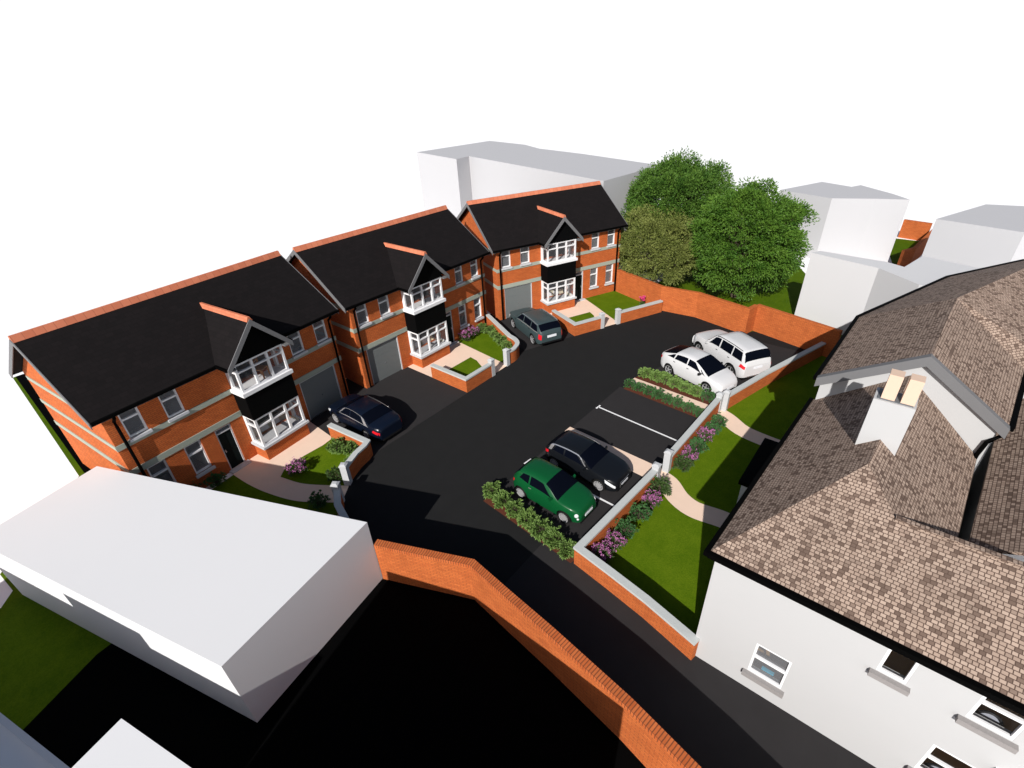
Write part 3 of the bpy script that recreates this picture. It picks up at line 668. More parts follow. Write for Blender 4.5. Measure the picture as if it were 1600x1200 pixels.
    g.box(xf-.12,xf+.01,-31,yl+.0,ze-.12,ze+.02); g.bar((xf-.1,yl+.06,ze-.05),(4.98,-20.23,ze-.05),.12,.14)
    for i in range(3): g.bar((E[i][0],E[i][1]+.07,ez-.04),(E[i+1][0],E[i+1][1]+.07,ez-.04),.12,.13)
    g.bar((Fe[0][0]+.05,Fe[0][1]-.07,er-.04),(Fe[1][0]+.1,Fe[1][1]-.07,er-.04),.12,.13); g.bar((Fe[1][0]+.05,Fe[1][1]-.07,er-.04),(Fe[2][0]-.05,Fe[2][1],er-.06),.12,.13)
    build_split(g, 'gutter', M['gutter'], root)
    g = MB(); g.tube([(4.42,-25.0,5.3),(4.25,-24.72,5.0),(4.25,-24.66,4.5),(4.2,-24.66,.1)], .06, 8); g.build('downpipe', M['gutter'], root)
    # chimney
    c = MB(); c.box(.80,1.45,-22.68,-21.82,5.2,7.24); ch = c.build('chimney', M['whitewall'], root)
    c = MB(); c.box(.86,1.39,-22.62,-21.88,7.24,7.26); c.build('flaunching', M['leadgrey'], ch)
    for yy in (-22.20, -22.60):
        c = MB(); c.box(.90,1.24,yy-.03,yy+.25,7.26,7.93); c.build('chimney_pot', M['pot'], ch)
    # windows
    for i, (a,b_,c_,d) in enumerate(wins):
        x = X0+.055
        p = MB(); p.face([(x,b_,c_),(x,a,c_),(x,a,d),(x,b_,d)]); pane = p.build('window', M['glass' if i == 0 else 'clearglass'], root, merge=False)
        f = MB(); m_ = .055; xa_, xb_ = X0+.004, X0+.06
        f.box(xa_,xb_,a,a+m_,c_,d); f.box(xa_,xb_,b_-m_,b_,c_,d); f.box(xa_,xb_,a+m_,b_-m_,c_,c_+m_+.03); f.box(xa_,xb_,a+m_,b_-m_,d-m_,d)
        if i != 1: tr = c_+(d-c_)*.56; f.box(xa_-.01,xb_,a+m_,b_-m_,tr-.035,tr+.035)
        f.build('window_frame', M['white'], pane)
        s = MB(); s.box(X0-.12,X0+.0,a-.10,b_+.10,c_-.17,c_-.03); s.build('window_sill', M['sillstone'], pane)
    # porch towards the lawn
    p = MB(); p.box(1.75,4.5,-20.4,-19.3,G0,2.25,'k'); p.build('porch_wall', M['whitewall'], root)
    p = MB(); p.box(1.70,4.62,-20.4,-19.2,2.25,2.40); p.build('porch_roof', M['gutter'], root)
    # canopy above the lower front door, right corner of the picture
    p = MB(); p.hexa([(X0-.6,-27.2,1.98),(X0-.6,-25.9,1.98),(X0,-25.9,1.98),(X0,-27.2,1.98)],[(X0-.6,-27.2,2.05),(X0-.6,-25.9,2.05),(X0,-25.9,2.28),(X0,-27.2,2.28)]); p.build('door_canopy', M['white'], root)
white_house()
# things seen through its windows
for (yy, zz, lb) in ((-25.50,2.66,'oval grey mirror behind the upper right window of the white house'),(-25.45,.22,'oval grey mirror behind the lower window at the bottom edge')):
    m = MB(); xx = -3.12
    ring = [(xx, yy+.20*math.cos(t), zz+.36+.26*math.sin(t)) for t in [2*math.pi*i/20 for i in range(20)]]
    m.face(ring); m.face([(p[0]+.03,p[1],p[2]) for p in ring[::-1]])
    o = m.build('mirror', M['mirror'], merge=False)
    m = MB(); m.tube(ring+[ring[0]], .03, 6, caps=False); m.build('mirror_frame', M['carblack'], o)
    tag(o, lb, 'mirror')
b = MB(); b.box(-3.27,-3.19,-22.0,-21.70,.80,.85)  # small box standing for a cyan strip of unknown kind
st_ = b.build('cyan_box', M['cyan']); b = MB()
for kx in (-21.98,-21.72): b.box(-3.26,-3.18,kx-.02,kx+.02,.06,.798)
build_split(b, 'leg', M['carblack'], st_)
tag(st_, 'small cyan box on legs behind the lower left window of the white house', 'cyan_box')

# ------------------------------------------------------------------ sofas and chair in the bays
def sofa(h, label):
    ox, oy, t = HP[h]
    root = empty('sofa', (*hw(h, 4.5, .15), 0), t); 
    s = MB(); s.box(-.95,.95,-.65,.25,.30,.66); s.build('seat', M['cream'], root)
    s = MB(); s.box(-.95,.95,.25,.45,.06,1.0); s.build('backrest', M['cream'], root)
    for x in (-1.08,.95):
        s = MB(); s.box(x,x+.13,-.65,.45,.06,.82); s.build('armrest', M['cream'], root)
    for x in (-.5,.1):
        s = MB(); s.hexa([(x,.05,.66),(x+.4,.05,.66),(x+.4,.15,.66),(x,.15,.66)],[(x,.2,1.02),(x+.4,.2,1.02),(x+.4,.245,1.02),(x,.245,1.02)]); s.build('cushion', M['white'], root)
    tag(root, label, 'sofa', 'cream sofas in the ground floor bays')
sofa(1,'cream sofa inside the ground floor bay of the nearest brick house'); sofa(2,'cream sofa inside the ground floor bay of the middle brick house'); sofa(3,'cream sofa inside the ground floor bay of the farthest brick house')
def chair():
    root = empty('wooden_chair', (*hw(1, 4.35, -.35), 3.62), rad(30)); P = M['wood']
    s = MB(); s.box(-.22,.22,-.22,.22,.42,.46); s.build('seat', P, root)
    for x in (-.2,.2):
        for y in (-.2,.2):
            s = MB(); s.box(x-.025,x+.025,y-.025,y+.025,.0,.42); s.build('leg', P, root)
    s = MB()
    for x in (-.2,.2): s.box(x-.025,x+.025,.175,.225,.46,.98)
    for z in (.6,.74,.88): s.box(-.175,.175,.185,.215,z,z+.07)
    s.build('backrest', P, root)
    tag(root, 'wooden slatted chair in the upper bay window of the nearest brick house', 'chair')
chair()
# ------------------------------------------------------------------ cars
def hermite(keys, x):
    if x <= keys[0][0]: return keys[0][1]
    if x >= keys[-1][0]: return keys[-1][1]
    n = len(keys)
    for i in range(n-1):
        if keys[i][0] <= x <= keys[i+1][0]: break
    def slope(j): return (keys[j+1][1]-keys[j][1])/(keys[j+1][0]-keys[j][0])
    def tan(j):
        if j == 0: return slope(0)
        if j == n-1: return slope(n-2)
        a, b = slope(j-1), slope(j)
        return 0 if a*b <= 0 else 2*a*b/(a+b)
    h = keys[i+1][0]-keys[i][0]; t = (x-keys[i][0])/h; m0, m1 = tan(i)*h, tan(i+1)*h
    return (2*t**3-3*t*t+1)*keys[i][1]+(t**3-2*t*t+t)*m0+(-2*t**3+3*t*t)*keys[i+1][1]+(t**3-t*t)*m1
class Car:
    """x runs from 0 (tail) to L (nose); the body is a loft of rings"""
    def __init__(s, name, sp):
        s.p = sp; s.L = sp['L']; s.root = empty(name)
        s.ax = [sp['ro'], sp['ro']+sp['wb']]
    def P(s, p): return (p[0]-s.L/2, p[1], p[2])
    def ring(s, x):
        sp = s.p; w = hermite(sp['plan'], x)*sp['W']/2; zt = hermite(sp['top'], x); zb = min(hermite(sp['belt'], x), zt-.035)
        zl = hermite(sp['low'], x)
        for a in s.ax:
            r = sp['r']+.055; d = abs(x-a)
            if d < r: zl = max(zl, sp['r']+math.sqrt(max(0, r*r-d*d)))
        zl = min(zl, zb-.05)
        g = max(zt-zb, .03); tw = w*.955-max(0, g-.04)*sp.get('tumble', .34)
        c = sp.get('crown', .03)
        zm = min(max(zl+.02, .30+.30*(zb-.30)), zb-.02)
        zq = max(zm+.01, .30+.78*(zb-.30)); zq = min(zq, zb-.01)
        return [(w*.95, zl), (w*.985, min(zl+.10, zm-.005)), (w, zm), (w*.995, zq), (w*.955, zb), (tw+(w*.955-tw)*.12, zb+(g-c)*.90), (tw*.90, zt-c*.55), (tw*.5, zt-c*.12), (0, zt)]
    def S(s, x, t):
        r = s.ring(x); i = min(int(t), len(r)-2); f = t-i
        return Vector((x, r[i][0]*(1-f)+r[i+1][0]*f, r[i][1]*(1-f)+r[i+1][1]*f))
    def N(s, x, t):
        e = .02; x0, x1 = max(0, x-e), min(s.L, x+e); t0, t1 = max(0, t-.08), min(7.999, t+.08)
        n = (s.S(x1,t)-s.S(x0,t)).cross(s.S(x,t1)-s.S(x,t0))
        return n.normalized() if n.length > 1e-9 else Vector((0,0,1))
    def body(s, m):
        L = s.L; xs = sorted({0.0, L}|{L*i/64 for i in range(65)}|{.02,.05,.10,L-.02,L-.05,L-.10}|{a+d*(s.p['r']+.055)*q for a in s.ax for d in (-1,1) for q in (.999,.96,.85,.6)})
        b = MB(); T = [s.ring(x) for x in xs]
        for i in range(len(xs)-1):
            for k in range(8):
                A, B = T[i], T[i+1]
                for sg in (1, -1):
                    q = [s.P((xs[i],sg*A[k][0],A[k][1])), s.P((xs[i],sg*A[k+1][0],A[k+1][1])), s.P((xs[i+1],sg*B[k+1][0],B[k+1][1])), s.P((xs[i+1],sg*B[k][0],B[k][1]))]
                    b.face(q if sg == 1 else q[::-1], None, True)
        for x, T_, fl in ((0.0, T[0], True), (L, T[-1], False)):
            q = [s.P((x,y,z)) for y, z in T_]+[s.P((x,-y,z)) for y, z in T_[-2::-1]]
            b.face(q if fl else q[::-1])
        # one mesh: drop doubles, shade by angle
        s.bodyo = b.build('body', m, s.root, sharp=42)
        u = MB(); a0, a1 = s.ax; r = s.p['r']+.06; w = s.p['W']/2-.12
        u.box(.12-L/2,L/2-.12,-w+.12,w-.12,.20,.60); u.box(a0+r-L/2,a1-r-L/2,-w,w,.19,.5); yo, yi = s.p['W']/2-.03, s.p['W']/2-.32; rr = s.p['r']+.05; zc = s.p['r']
        for a in s.ax:
            for sg in (1,-1):
                A = [(a+rr*math.cos(rad(q)), zc+rr*math.sin(rad(q))) for q in range(-20,201,11)]
                for i in range(len(A)-1): u.face([s.P((A[i][0],sg*yo,A[i][1])),s.P((A[i+1][0],sg*yo,A[i+1][1])),s.P((A[i+1][0],sg*yi,A[i+1][1])),s.P((A[i][0],sg*yi,A[i][1]))])
                u.face([s.P((x,sg*yi,z)) for x, z in A])
        u.build('underbody', M['carblack'], s.root)
    def patch(s, name, m, c, n=(8,4), off=.006, both=True, parent=None):
        """c: four (x,t) corners: lower rear, lower front, upper front, upper rear; a thin panel standing proud of the body"""
        b = MB()
        for sg in ((1,-1) if both else (1,)):
            G = []
            for j in range(n[1]+1):
                v = j/n[1]; row = []
                for i in range(n[0]+1):
                    u = i/n[0]
                    x = (c[0][0]*(1-u)+c[1][0]*u)*(1-v)+(c[3][0]*(1-u)+c[2][0]*u)*v; t = (c[0][1]*(1-u)+c[1][1]*u)*(1-v)+(c[3][1]*(1-u)+c[2][1]*u)*v
                    p0 = s.S(x,t); nn = s.N(x,t)
                    if nn.y < 0 and nn.z < 0: nn = -nn
                    row.append((p0, p0+nn*off))
                G.append(row)
            f = lambda p: s.P((p.x, sg*p.y, p.z))
            def fc(q, sm=False): b.face(q if sg == -1 else q[::-1], None, sm)
            for j in range(n[1]):
                for i in range(n[0]): fc([f(G[j][i][1]),f(G[j][i+1][1]),f(G[j+1][i+1][1]),f(G[j+1][i][1])], True)
            for i in range(n[0]):
                fc([f(G[0][i][0]),f(G[0][i+1][0]),f(G[0][i+1][1]),f(G[0][i][1])]); fc([f(G[-1][i+1][0]),f(G[-1][i][0]),f(G[-1][i][1]),f(G[-1][i+1][1])])
            for j in range(n[1]):
                fc([f(G[j+1][0][0]),f(G[j][0][0]),f(G[j][0][1]),f(G[j+1][0][1])]); fc([f(G[j][-1][0]),f(G[j+1][-1][0]),f(G[j+1][-1][1]),f(G[j][-1][1])])
        o = build_split(b, name, m, parent or s.root, sharp=50) if both else [b.build(name, m, parent or s.root, sharp=50)]
        return o if both else o[0]
    def screen(s, name, m, xa, xb, ta=5.15, tb=5.15, n=(10,8), off=.006):
        """windscreen or rear screen: from xa to xb over the whole width between the pillars"""
        b = MB(); G = []
        for j in range(n[1]+1):
            v = j/n[1]; x = xa*(1-v)+xb*v; t0 = ta*(1-v)+tb*v; row = []
            for i in range(2*n[0]+1):
                q = i/n[0]-1; t = 8-(8-t0)*abs(q); sg = 1 if q >= 0 else -1
                p = s.S(x,min(t,7.999)); nn = s.N(x,min(t,7.9)); 
                if nn.z < 0: nn = -nn
                row.append(s.P((p.x+nn.x*off, sg*(p.y+nn.y*off), p.z+nn.z*off)))
            G.append(row)
        for j in range(n[1]):
            for i in range(2*n[0]):
                q = [G[j][i],G[j+1][i],G[j+1][i+1],G[j][i+1]]
                b.face(q if xb > xa else q[::-1], None, True)
        return b.build(name, m, s.root, sharp=60)
    def wheels(s, spokes=5, rimm='rim'):
        r = s.p['r']; W = s.p['W']/2; tw = .20
        for x in s.ax:
            for sg in (1,-1):
                yo = sg*(W-.012); yi = sg*(W-.012-tw)
                t = MB(); n = 28
                prof = [(r*.74,yo-sg*.02),(r*.79,yo-sg*.004),(r*.94,yo),(r,yo-sg*.035),(r,yi+sg*.035),(r*.93,yi),(r*.6,yi)]
                for i in range(n):
                    a, c = 2*math.pi*i/n, 2*math.pi*(i+1)/n
                    for k in range(len(prof)-1):
                        (r0,y0),(r1,y1) = prof[k],prof[k+1]
                        q = [(x+r0*math.cos(a),y0,r+r0*math.sin(a)),(x+r0*math.cos(c),y0,r+r0*math.sin(c)),(x+r1*math.cos(c),y1,r+r1*math.sin(c)),(x+r1*math.cos(a),y1,r+r1*math.sin(a))]
                        q = [s.P(p) for p in q]; t.face(q if sg == -1 else q[::-1], None, True)
                wh = t.build('wheel', M['tyre'], s.root)
                d = MB(); yb_ = yo-sg*.05
                ring = [s.P((x+r*.75*math.cos(2*math.pi*i/n), yb_, r+r*.75*math.sin(2*math.pi*i/n))) for i in range(n)]
                d.face(ring if sg == -1 else ring[::-1]); d.build('brake_disc', M['carblack'], wh, merge=False)
                m = MB()
                for i in range(n):
                    a, c = 2*math.pi*i/n, 2*math.pi*(i+1)/n
                    q = [s.P((x+rr*math.cos(g),yy,r+rr*math.sin(g))) for rr, yy, g in ((r*.66,yo-sg*.02,a),(r*.66,yo-sg*.02,c),(r*.77,yo-sg*.008,c),(r*.77,yo-sg*.008,a))]
                    m.face(q if sg == -1 else q[::-1], None, True)
                    q = [s.P((x+r*.66*math.cos(g),yy,r+r*.66*math.sin(g))) for yy, g in ((yo-sg*.02,a),(yb_,a),(yb_,c),(yo-sg*.02,c))]
                    m.face(q, None, True)
                for k in range(spokes):
                    a = 2*math.pi*k/spokes+.3; e = (math.cos(a),math.sin(a)); o = (-e[1],e[0])
                    q = [s.P((x+e[0]*rr+o[0]*ww, yo-sg*yy, r+e[1]*rr+o[1]*ww)) for rr, ww, yy in ((r*.1,-r*.10,.018),(r*.1,r*.10,.018),(r*.68,r*.09,.022),(r*.68,-r*.09,.022))]
                    m.face(q if sg == -1 else q[::-1])
                q = [s.P((x+r*.15*math.cos(2*math.pi*i/10), yo-sg*.014, r+r*.15*math.sin(2*math.pi*i/10))) for i in range(10)]
                m.face(q if sg == -1 else q[::-1]); m.build('rim', M[rimm], wh, merge=False)
    def box(s, name, m, x0, x1, y0, y1, z0, z1, parent=None, both=False):
        b = MB()
        for sg in ((1,-1) if both else (1,)):
            ya, yb = sorted((sg*y0, sg*y1)); b.box(x0-s.L/2,x1-s.L/2,ya,yb,z0,z1)
        return b.build(name, m, parent or s.root)
    def mirrors(s, x, m):
        z = hermite(s.p['belt'], x)+.06; W = s.p['W']/2
        for sg in (1,-1):
            b = MB(); y0, y1 = sg*(W*.93), sg*(W+.13); a = [(x-.02,y0,z-.05),(x+.09,y0,z-.05),(x+.09,y0,z+.04),(x-.02,y0,z+.04)]; c = [(x-.05,y1,z-.06),(x+.05,y1,z-.05),(x+.04,y1,z+.06),(x-.05,y1,z+.07)]
            a = [s.P(p) for p in a]; c = [s.P(p) for p in c]
            b.hexa(a, c) if sg == -1 else b.hexa(a[::-1], c[::-1]); b.build('wing_mirror', m, s.root)
    def door(s, x0, x1, m, t1=4.0):
        ds = s.patch('door', m, [(x0,1.2),(x1,1.2),(x1,t1),(x0,t1)], (8,6), .0045)
        xh = x0+.12
        for sg, d in zip((1,-1), sorted(ds, key=lambda o: -o.data.vertices[0].co.y)):
            b = MB(); p = s.S(xh,3.6); ya, yb = sorted((sg*(p.y-.01), sg*(p.y+.022))); b.box(xh-.07-s.L/2,xh+.07-s.L/2,ya,yb,p.z-.012,p.z+.014)
            b.build('door_handle', s.p.get('handle', M['carblack']), d)
    def lamps(s, name, m, c, parent=None):
        for sg in (1,-1):
            b = s.patch(name, m, c, (4,3), .008, False)
            if sg == -1:
                for v in b.data.vertices: v.co.y *= -1
                b.data.flip_normals()
    def round_lamp(s, name, x, t, r):
        for sg in (1,-1):
            p = s.S(x,t); n = s.N(x,t); n = -n if n.x < 0 else n; n.z = max(n.z, .05)
            a = n.cross(Vector((0,0,1))).normalized(); b_ = a.cross(n); b = MB(); k = 16
            f = lambda q: s.P((q.x, sg*q.y, q.z))
            R0 = [p-n*.03+(a*math.cos(6.2832*i/k)+b_*math.sin(6.2832*i/k))*r for i in range(k)]; R1 = [q+n*.045 for q in R0]; R2 = [p+n*.035+(q-p+n*.03)*.6 for q in R0]
            for i in range(k):
                j = (i+1) % k; b.face([f(R0[i]),f(R0[j]),f(R1[j]),f(R1[i])], None, True); b.face([f(R1[i]),f(R1[j]),f(R2[j]),f(R2[i])], None, True)
            b.face([f(q) for q in R2]); b.build(name, M['lamp'], s.root)
    def ends(s, grille, plate=True, badge=True):
        L = s.L; W = s.p['W']
        g = grille
        zp = s.p.get('zplate', (.42,.52)); zr = s.p.get('zplate_r', (.72,.84))
        fx = L-.012; wn = .26
        s.box('grille', M['carblack'], L-.05, L+.012, -g[0], g[0], g[1], g[2])
        s.box('grille_surround', M['chrome'], L-.05, L+.006, -g[0]-.02, g[0]+.02, g[1]-.02, g[2]+.02) if g[3] else None
        s.box('number_plate', M['plate'], L-.04, L+.022, -wn, wn, *zp)
        s.box('number_plate', M['plate'], -.018, .04, -wn, wn, *zr)
        s.box('bumper_trim', M['carblack'], L-.05, L+.008, -W*.34, W*.34, .22, .32)
        s.box('bumper_trim', M['carblack'], -.008, .05, -W*.36, W*.36, .24, .36)
    def place(s, x, y, hd, label, z=G0+.024, sc=1.0):
        s.root.location = (x, y, z); s.root.rotation_euler = (0,0,hd); s.root.scale = (sc if isinstance(sc, tuple) else (sc,sc,sc))
        tag(s.root, label, 'car', 'parked cars')
PL = [(0,.74),(.10,.86),(.35,.955),(.8,1.0)]
def plan(L, nose=.70): return PL+[(L-1.1,1.0),(L-.5,.955),(L-.2,.86),(L-.06,.77),(L,nose)]
def low(L): return [(0,.36),(.25,.26),(.7,.22),(L-.7,.21),(L-.2,.23),(L,.28)]
def saloon():
    L = 4.55; c = Car('parked_car', dict(L=L, W=1.80, ro=.98, wb=2.70, r=.325, tumble=.42, crown=.05, plan=plan(L), low=low(L),
        top=[(0,.86),(.06,.99),(.25,1.05),(.62,1.09),(.95,1.20),(1.45,1.37),(2.05,1.42),(2.5,1.40),(2.9,1.29),(3.42,1.0),(3.8,.95),(4.25,.85),(4.45,.74),(L,.60)],
        belt=[(0,.80),(.5,.93),(1.5,.94),(3.3,.90),(4.2,.78),(L,.54)], zplate_r=(.66,.77)))
    pm = paint('paint_midnight', (.003,.006,.015)); c.body(pm); c.wheels(10)
    c.screen('windscreen', M['carglass'], 3.40, 2.62, 5.2, 5.6); c.screen('rear_window', M['carglass'], .70, 1.36, 5.3, 5.6)
    c.patch('side_window', M['carglass'], [(2.28,4.2),(3.12,4.2),(2.66,5.0),(2.28,5.02)]); c.patch('side_window', M['carglass'], [(1.10,4.2),(2.20,4.2),(2.20,5.02),(1.50,5.02)])
    c.patch('window_trim', M['chrome'], [(.98,4.05),(3.25,4.05),(3.25,4.14),(.98,4.14)], (20,1), .008)
    c.patch('window_trim', M['chrome'], [(1.06,5.06),(2.75,5.06),(2.72,5.22),(1.10,5.22)], (20,1), .009); c.patch('window_trim', M['chrome'], [(.70,4.10),(1.0,4.10),(1.42,5.25),(1.12,5.25)], (2,8), .010); c.patch('window_trim', M['chrome'], [(3.12,4.2),(3.24,4.15),(2.74,5.2),(2.62,5.15)], (2,8), .010)
    c.door(2.24,3.22,pm); c.door(1.18,2.20,pm)
    c.lamps('tail_lamp', M['tail'], [(.035,2.7),(.42,3.0),(.36,3.85),(.035,3.7)]); c.lamps('headlamp', M['lamp'], [(L-.55,2.8),(L-.07,2.6),(L-.07,3.5),(L-.6,3.8)])
    c.box('bumper_trim', M['carblack'], -.008,.05,-.6,.6,.25,.36); c.box('grille', M['carblack'], L-.05,L+.012,-.38,.38,.42,.62)
    c.mirrors(3.15, pm); return c
def estate():
    L = 4.45; c = Car('parked_car', dict(L=L, W=1.76, ro=.86, wb=2.66, r=.32, tumble=.32, crown=.045, plan=plan(L), low=low(L),
        top=[(0,.88),(.05,1.02),(.14,1.16),(.36,1.36),(.6,1.425),(1.3,1.46),(2.2,1.45),(2.55,1.39),(3.16,1.03),(3.5,.98),(4.1,.90),(4.35,.80),(L,.64)],
        belt=[(0,.86),(.3,.94),(1.5,.94),(3.1,.90),(4.0,.80),(L,.58)], zplate_r=(.68,.80)))
    pm = paint('paint_slate', (.040,.062,.066), .35); c.body(pm); c.wheels(6)
    c.screen('windscreen', M['carglass'], 3.12, 2.52, 5.2, 5.6); c.screen('rear_window', M['carglass'], .10, .44, 5.0, 5.5)
    c.patch('side_window', M['carglass'], [(2.12,4.2),(2.98,4.2),(2.50,5.0),(2.12,5.0)]); c.patch('side_window', M['carglass'], [(1.18,4.2),(2.03,4.2),(2.03,5.0),(1.18,5.0)]); c.patch('side_window', M['carglass'], [(.34,4.2),(1.10,4.2),(1.10,5.0),(.52,5.0)])
    c.patch('roof_rail', M['chrome'], [(.5,5.35),(2.4,5.35),(2.4,5.6),(.5,5.6)], (20,1), .035)
    c.patch('window_trim', M['chrome'], [(.28,4.04),(3.1,4.04),(3.1,4.12),(.28,4.12)], (24,1), .007)
    c.door(2.08,3.05,pm); c.door(1.14,2.04,pm)
    c.lamps('tail_lamp', M['tail'], [(.02,2.4),(.20,2.4),(.20,3.98),(.02,3.98)]); c.lamps('headlamp', M['lamp'], [(L-.45,2.7),(L-.07,2.5),(L-.07,3.6),(L-.5,3.8)])
    c.box('number_plate', M['plate'], -.025,.03,-.30,.30,.66,.80); c.box('bumper_trim', M['carblack'], -.012,.05,-.66,.66,.30,.40); c.box('grille', M['carblack'], L-.05,L+.012,-.40,.40,.46,.62)
    c.mirrors(2.95, pm); return c
def offroader():
    L = 4.55; c = Car('parked_car', dict(L=L, W=1.90, ro=.90, wb=2.76, r=.37, tumble=.26, crown=.05, plan=[(0,.86),(.08,.93),(.3,.985),(.8,1.0)]+plan(L,.80)[4:], low=[(0,.42),(.25,.32),(.7,.28),(L-.7,.28),(L-.2,.32),(L,.36)],
        top=[(0,1.06),(.03,1.18),(.10,1.36),(.26,1.72),(.45,1.80),(1.3,1.84),(2.2,1.82),(2.62,1.72),(3.08,1.28),(3.4,1.21),(4.2,1.12),(4.44,1.02),(L,.84)],
        belt=[(0,1.04),(.3,1.14),(1.5,1.14),(3.05,1.12),(4.2,1.0),(L,.78)], zplate_r=(.86,.97)))
    pm = paint('paint_white', (.60,.60,.61)); c.body(pm); c.wheels(5)
    c.screen('windscreen', M['carglass'], 3.08, 2.62, 5.1, 5.5); c.screen('rear_window', M['carglass'], .09, .32, 4.7, 5.3)
    c.patch('side_window', M['carglass'], [(2.12,4.2),(2.98,4.2),(2.55,5.0),(2.12,5.0)]); c.patch('side_window', M['carglass'], [(1.14,4.2),(2.03,4.2),(2.03,5.0),(1.14,5.0)]); c.patch('side_window', M['carglass'], [(.30,4.2),(1.06,4.2),(1.06,5.0),(.44,5.0)])
    c.patch('roof_rail', M['carblack'], [(.5,5.4),(2.5,5.4),(2.5,5.62),(.5,5.62)], (20,1), .05)
    for a in c.ax:
        b = MB(); R0, R1 = c.p['r']+.05, c.p['r']+.115
        for sg in (1,-1):
            for q in range(-4,184,8):
                pt = lambda R, t: c.P((a+R*math.cos(rad(t)), sg*(c.p['W']/2*hermite(c.p['plan'], a+R*math.cos(rad(t)))+.012), c.p['r']+R*math.sin(rad(t))))
                b.face([pt(R0,q),pt(R1,q),pt(R1,q+8),pt(R0,q+8)])
        build_split(b, 'wheel_arch_trim', M['carblack'], c.root)
    c.patch('sill_trim', M['carblack'], [(1.33,.15),(3.20,.15),(3.20,.9),(1.33,.9)], (20,1), .012)
    c.door(2.08,3.04,pm); c.door(1.10,2.04,pm)
    c.lamps('tail_lamp', M['tail'], [(.02,3.0),(.36,3.0),(.30,3.98),(.02,3.98)]); c.lamps('headlamp', M['lamp'], [(L-.45,2.8),(L-.07,2.6),(L-.07,3.7),(L-.5,3.8)])
    c.box('number_plate', M['plate'], -.025,.03,-.26,.26,.84,.95); c.box('bumper_trim', M['chrome'], -.014,.05,-.62,.62,.40,.46); c.box('grille', M['carblack'], L-.05,L+.012,-.42,.42,.56,.80)
    c.mirrors(2.98, pm); return c
def liftback():
    L = 4.45; c = Car('parked_car', dict(L=L, W=1.75, ro=.82, wb=2.70, r=.315, tumble=.40, crown=.05, plan=plan(L,.62), low=low(L),
        top=[(0,.92),(.05,1.05),(.14,1.12),(.7,1.29),(1.3,1.44),(1.9,1.49),(2.4,1.46),(3.0,1.25),(3.55,.99),(3.9,.91),(4.25,.78),(4.38,.68),(L,.56)],
        belt=[(0,.90),(.4,1.00),(1.2,1.0),(3.3,.88),(4.1,.74),(L,.50)]))
    pm = paint('paint_white2', (.60,.60,.61)); c.body(pm); c.wheels(5)
    c.screen('windscreen', M['carglass'], 3.52, 2.46, 5.25, 5.6); c.screen('rear_window', M['carglass'], .20, 1.10, 5.5, 5.7)
    c.patch('side_window', M['carglass'], [(2.06,4.25),(3.06,4.25),(2.50,5.0),(2.06,5.02)]); c.patch('side_window', M['carglass'], [(1.12,4.25),(1.98,4.25),(1.98,5.02),(1.22,5.02)]); c.patch('side_window', M['carglass'], [(.55,4.5),(1.05,4.3),(1.12,5.0),(.95,5.0)],(4,4)); c.patch('side_window', M['carglass'], [(3.12,4.3),(3.34,4.3),(3.0,4.85),(2.92,4.85)],(4,4))
    c.door(2.02,3.02,pm); c.door(1.05,1.98,pm)
    c.lamps('tail_lamp', M['tail'], [(.03,3.0),(.18,3.0),(.18,4.0),(.03,4.0)]); c.lamps('headlamp', M['lamp'], [(L-.62,3.0),(L-.10,2.3),(L-.10,3.3),(L-.75,3.9)])
    c.ends((.36,.25,.36,False)); c.mirrors(3.0, M['carblack']); return c
def hatch():
    L = 3.95; c = Car('parked_car', dict(L=L, W=1.75, ro=.66, wb=2.47, r=.315, tumble=.40, crown=.05, plan=plan(L,.70), low=low(L),
        top=[(0,.86),(.05,1.0),(.16,1.10),(.45,1.33),(.7,1.39),(1.3,1.42),(1.8,1.40),(2.15,1.30),(2.72,1.02),(3.1,.96),(3.65,.86),(3.85,.76),(L,.62)],
        belt=[(0,.84),(.4,.96),(1.2,.95),(2.6,.90),(3.5,.79),(L,.56)]))
    pm = paint('paint_black', (.006,.007,.009)); c.body(pm); c.wheels(12)
    c.screen('windscreen', M['carglass'], 2.68, 1.98, 5.2, 5.6); c.screen('rear_window', M['carglass'], .14, .48, 5.1, 5.5)
    c.patch('side_window', M['carglass'], [(1.22,4.2),(2.30,4.2),(1.85,5.0),(1.22,5.02)]); c.patch('side_window', M['carglass'], [(.52,4.3),(1.14,4.2),(1.14,5.02),(.72,5.0)])
    c.patch('roof_arch', M['chrome'], [(.42,5.08),(2.0,5.08),(1.94,5.55),(.42,5.55)], (20,2), .008); c.patch('roof_arch', M['chrome'], [(2.42,4.2),(2.54,4.2),(2.0,5.3),(1.90,5.3)], (2,10), .010); c.patch('roof_arch', M['chrome'], [(.28,4.2),(.46,4.2),(.62,5.3),(.40,5.3)], (2,10), .010)
    c.door(1.12,2.42,pm)
    c.lamps('tail_lamp', M['tail'], [(.03,2.8),(.30,3.0),(.30,3.9),(.03,3.8)]); c.lamps('headlamp', M['lamp'], [(L-.50,2.8),(L-.06,2.4),(L-.06,3.5),(L-.55,3.9)])
    c.ends((.34,.34,.60,True)); c.mirrors(2.38, pm); return c
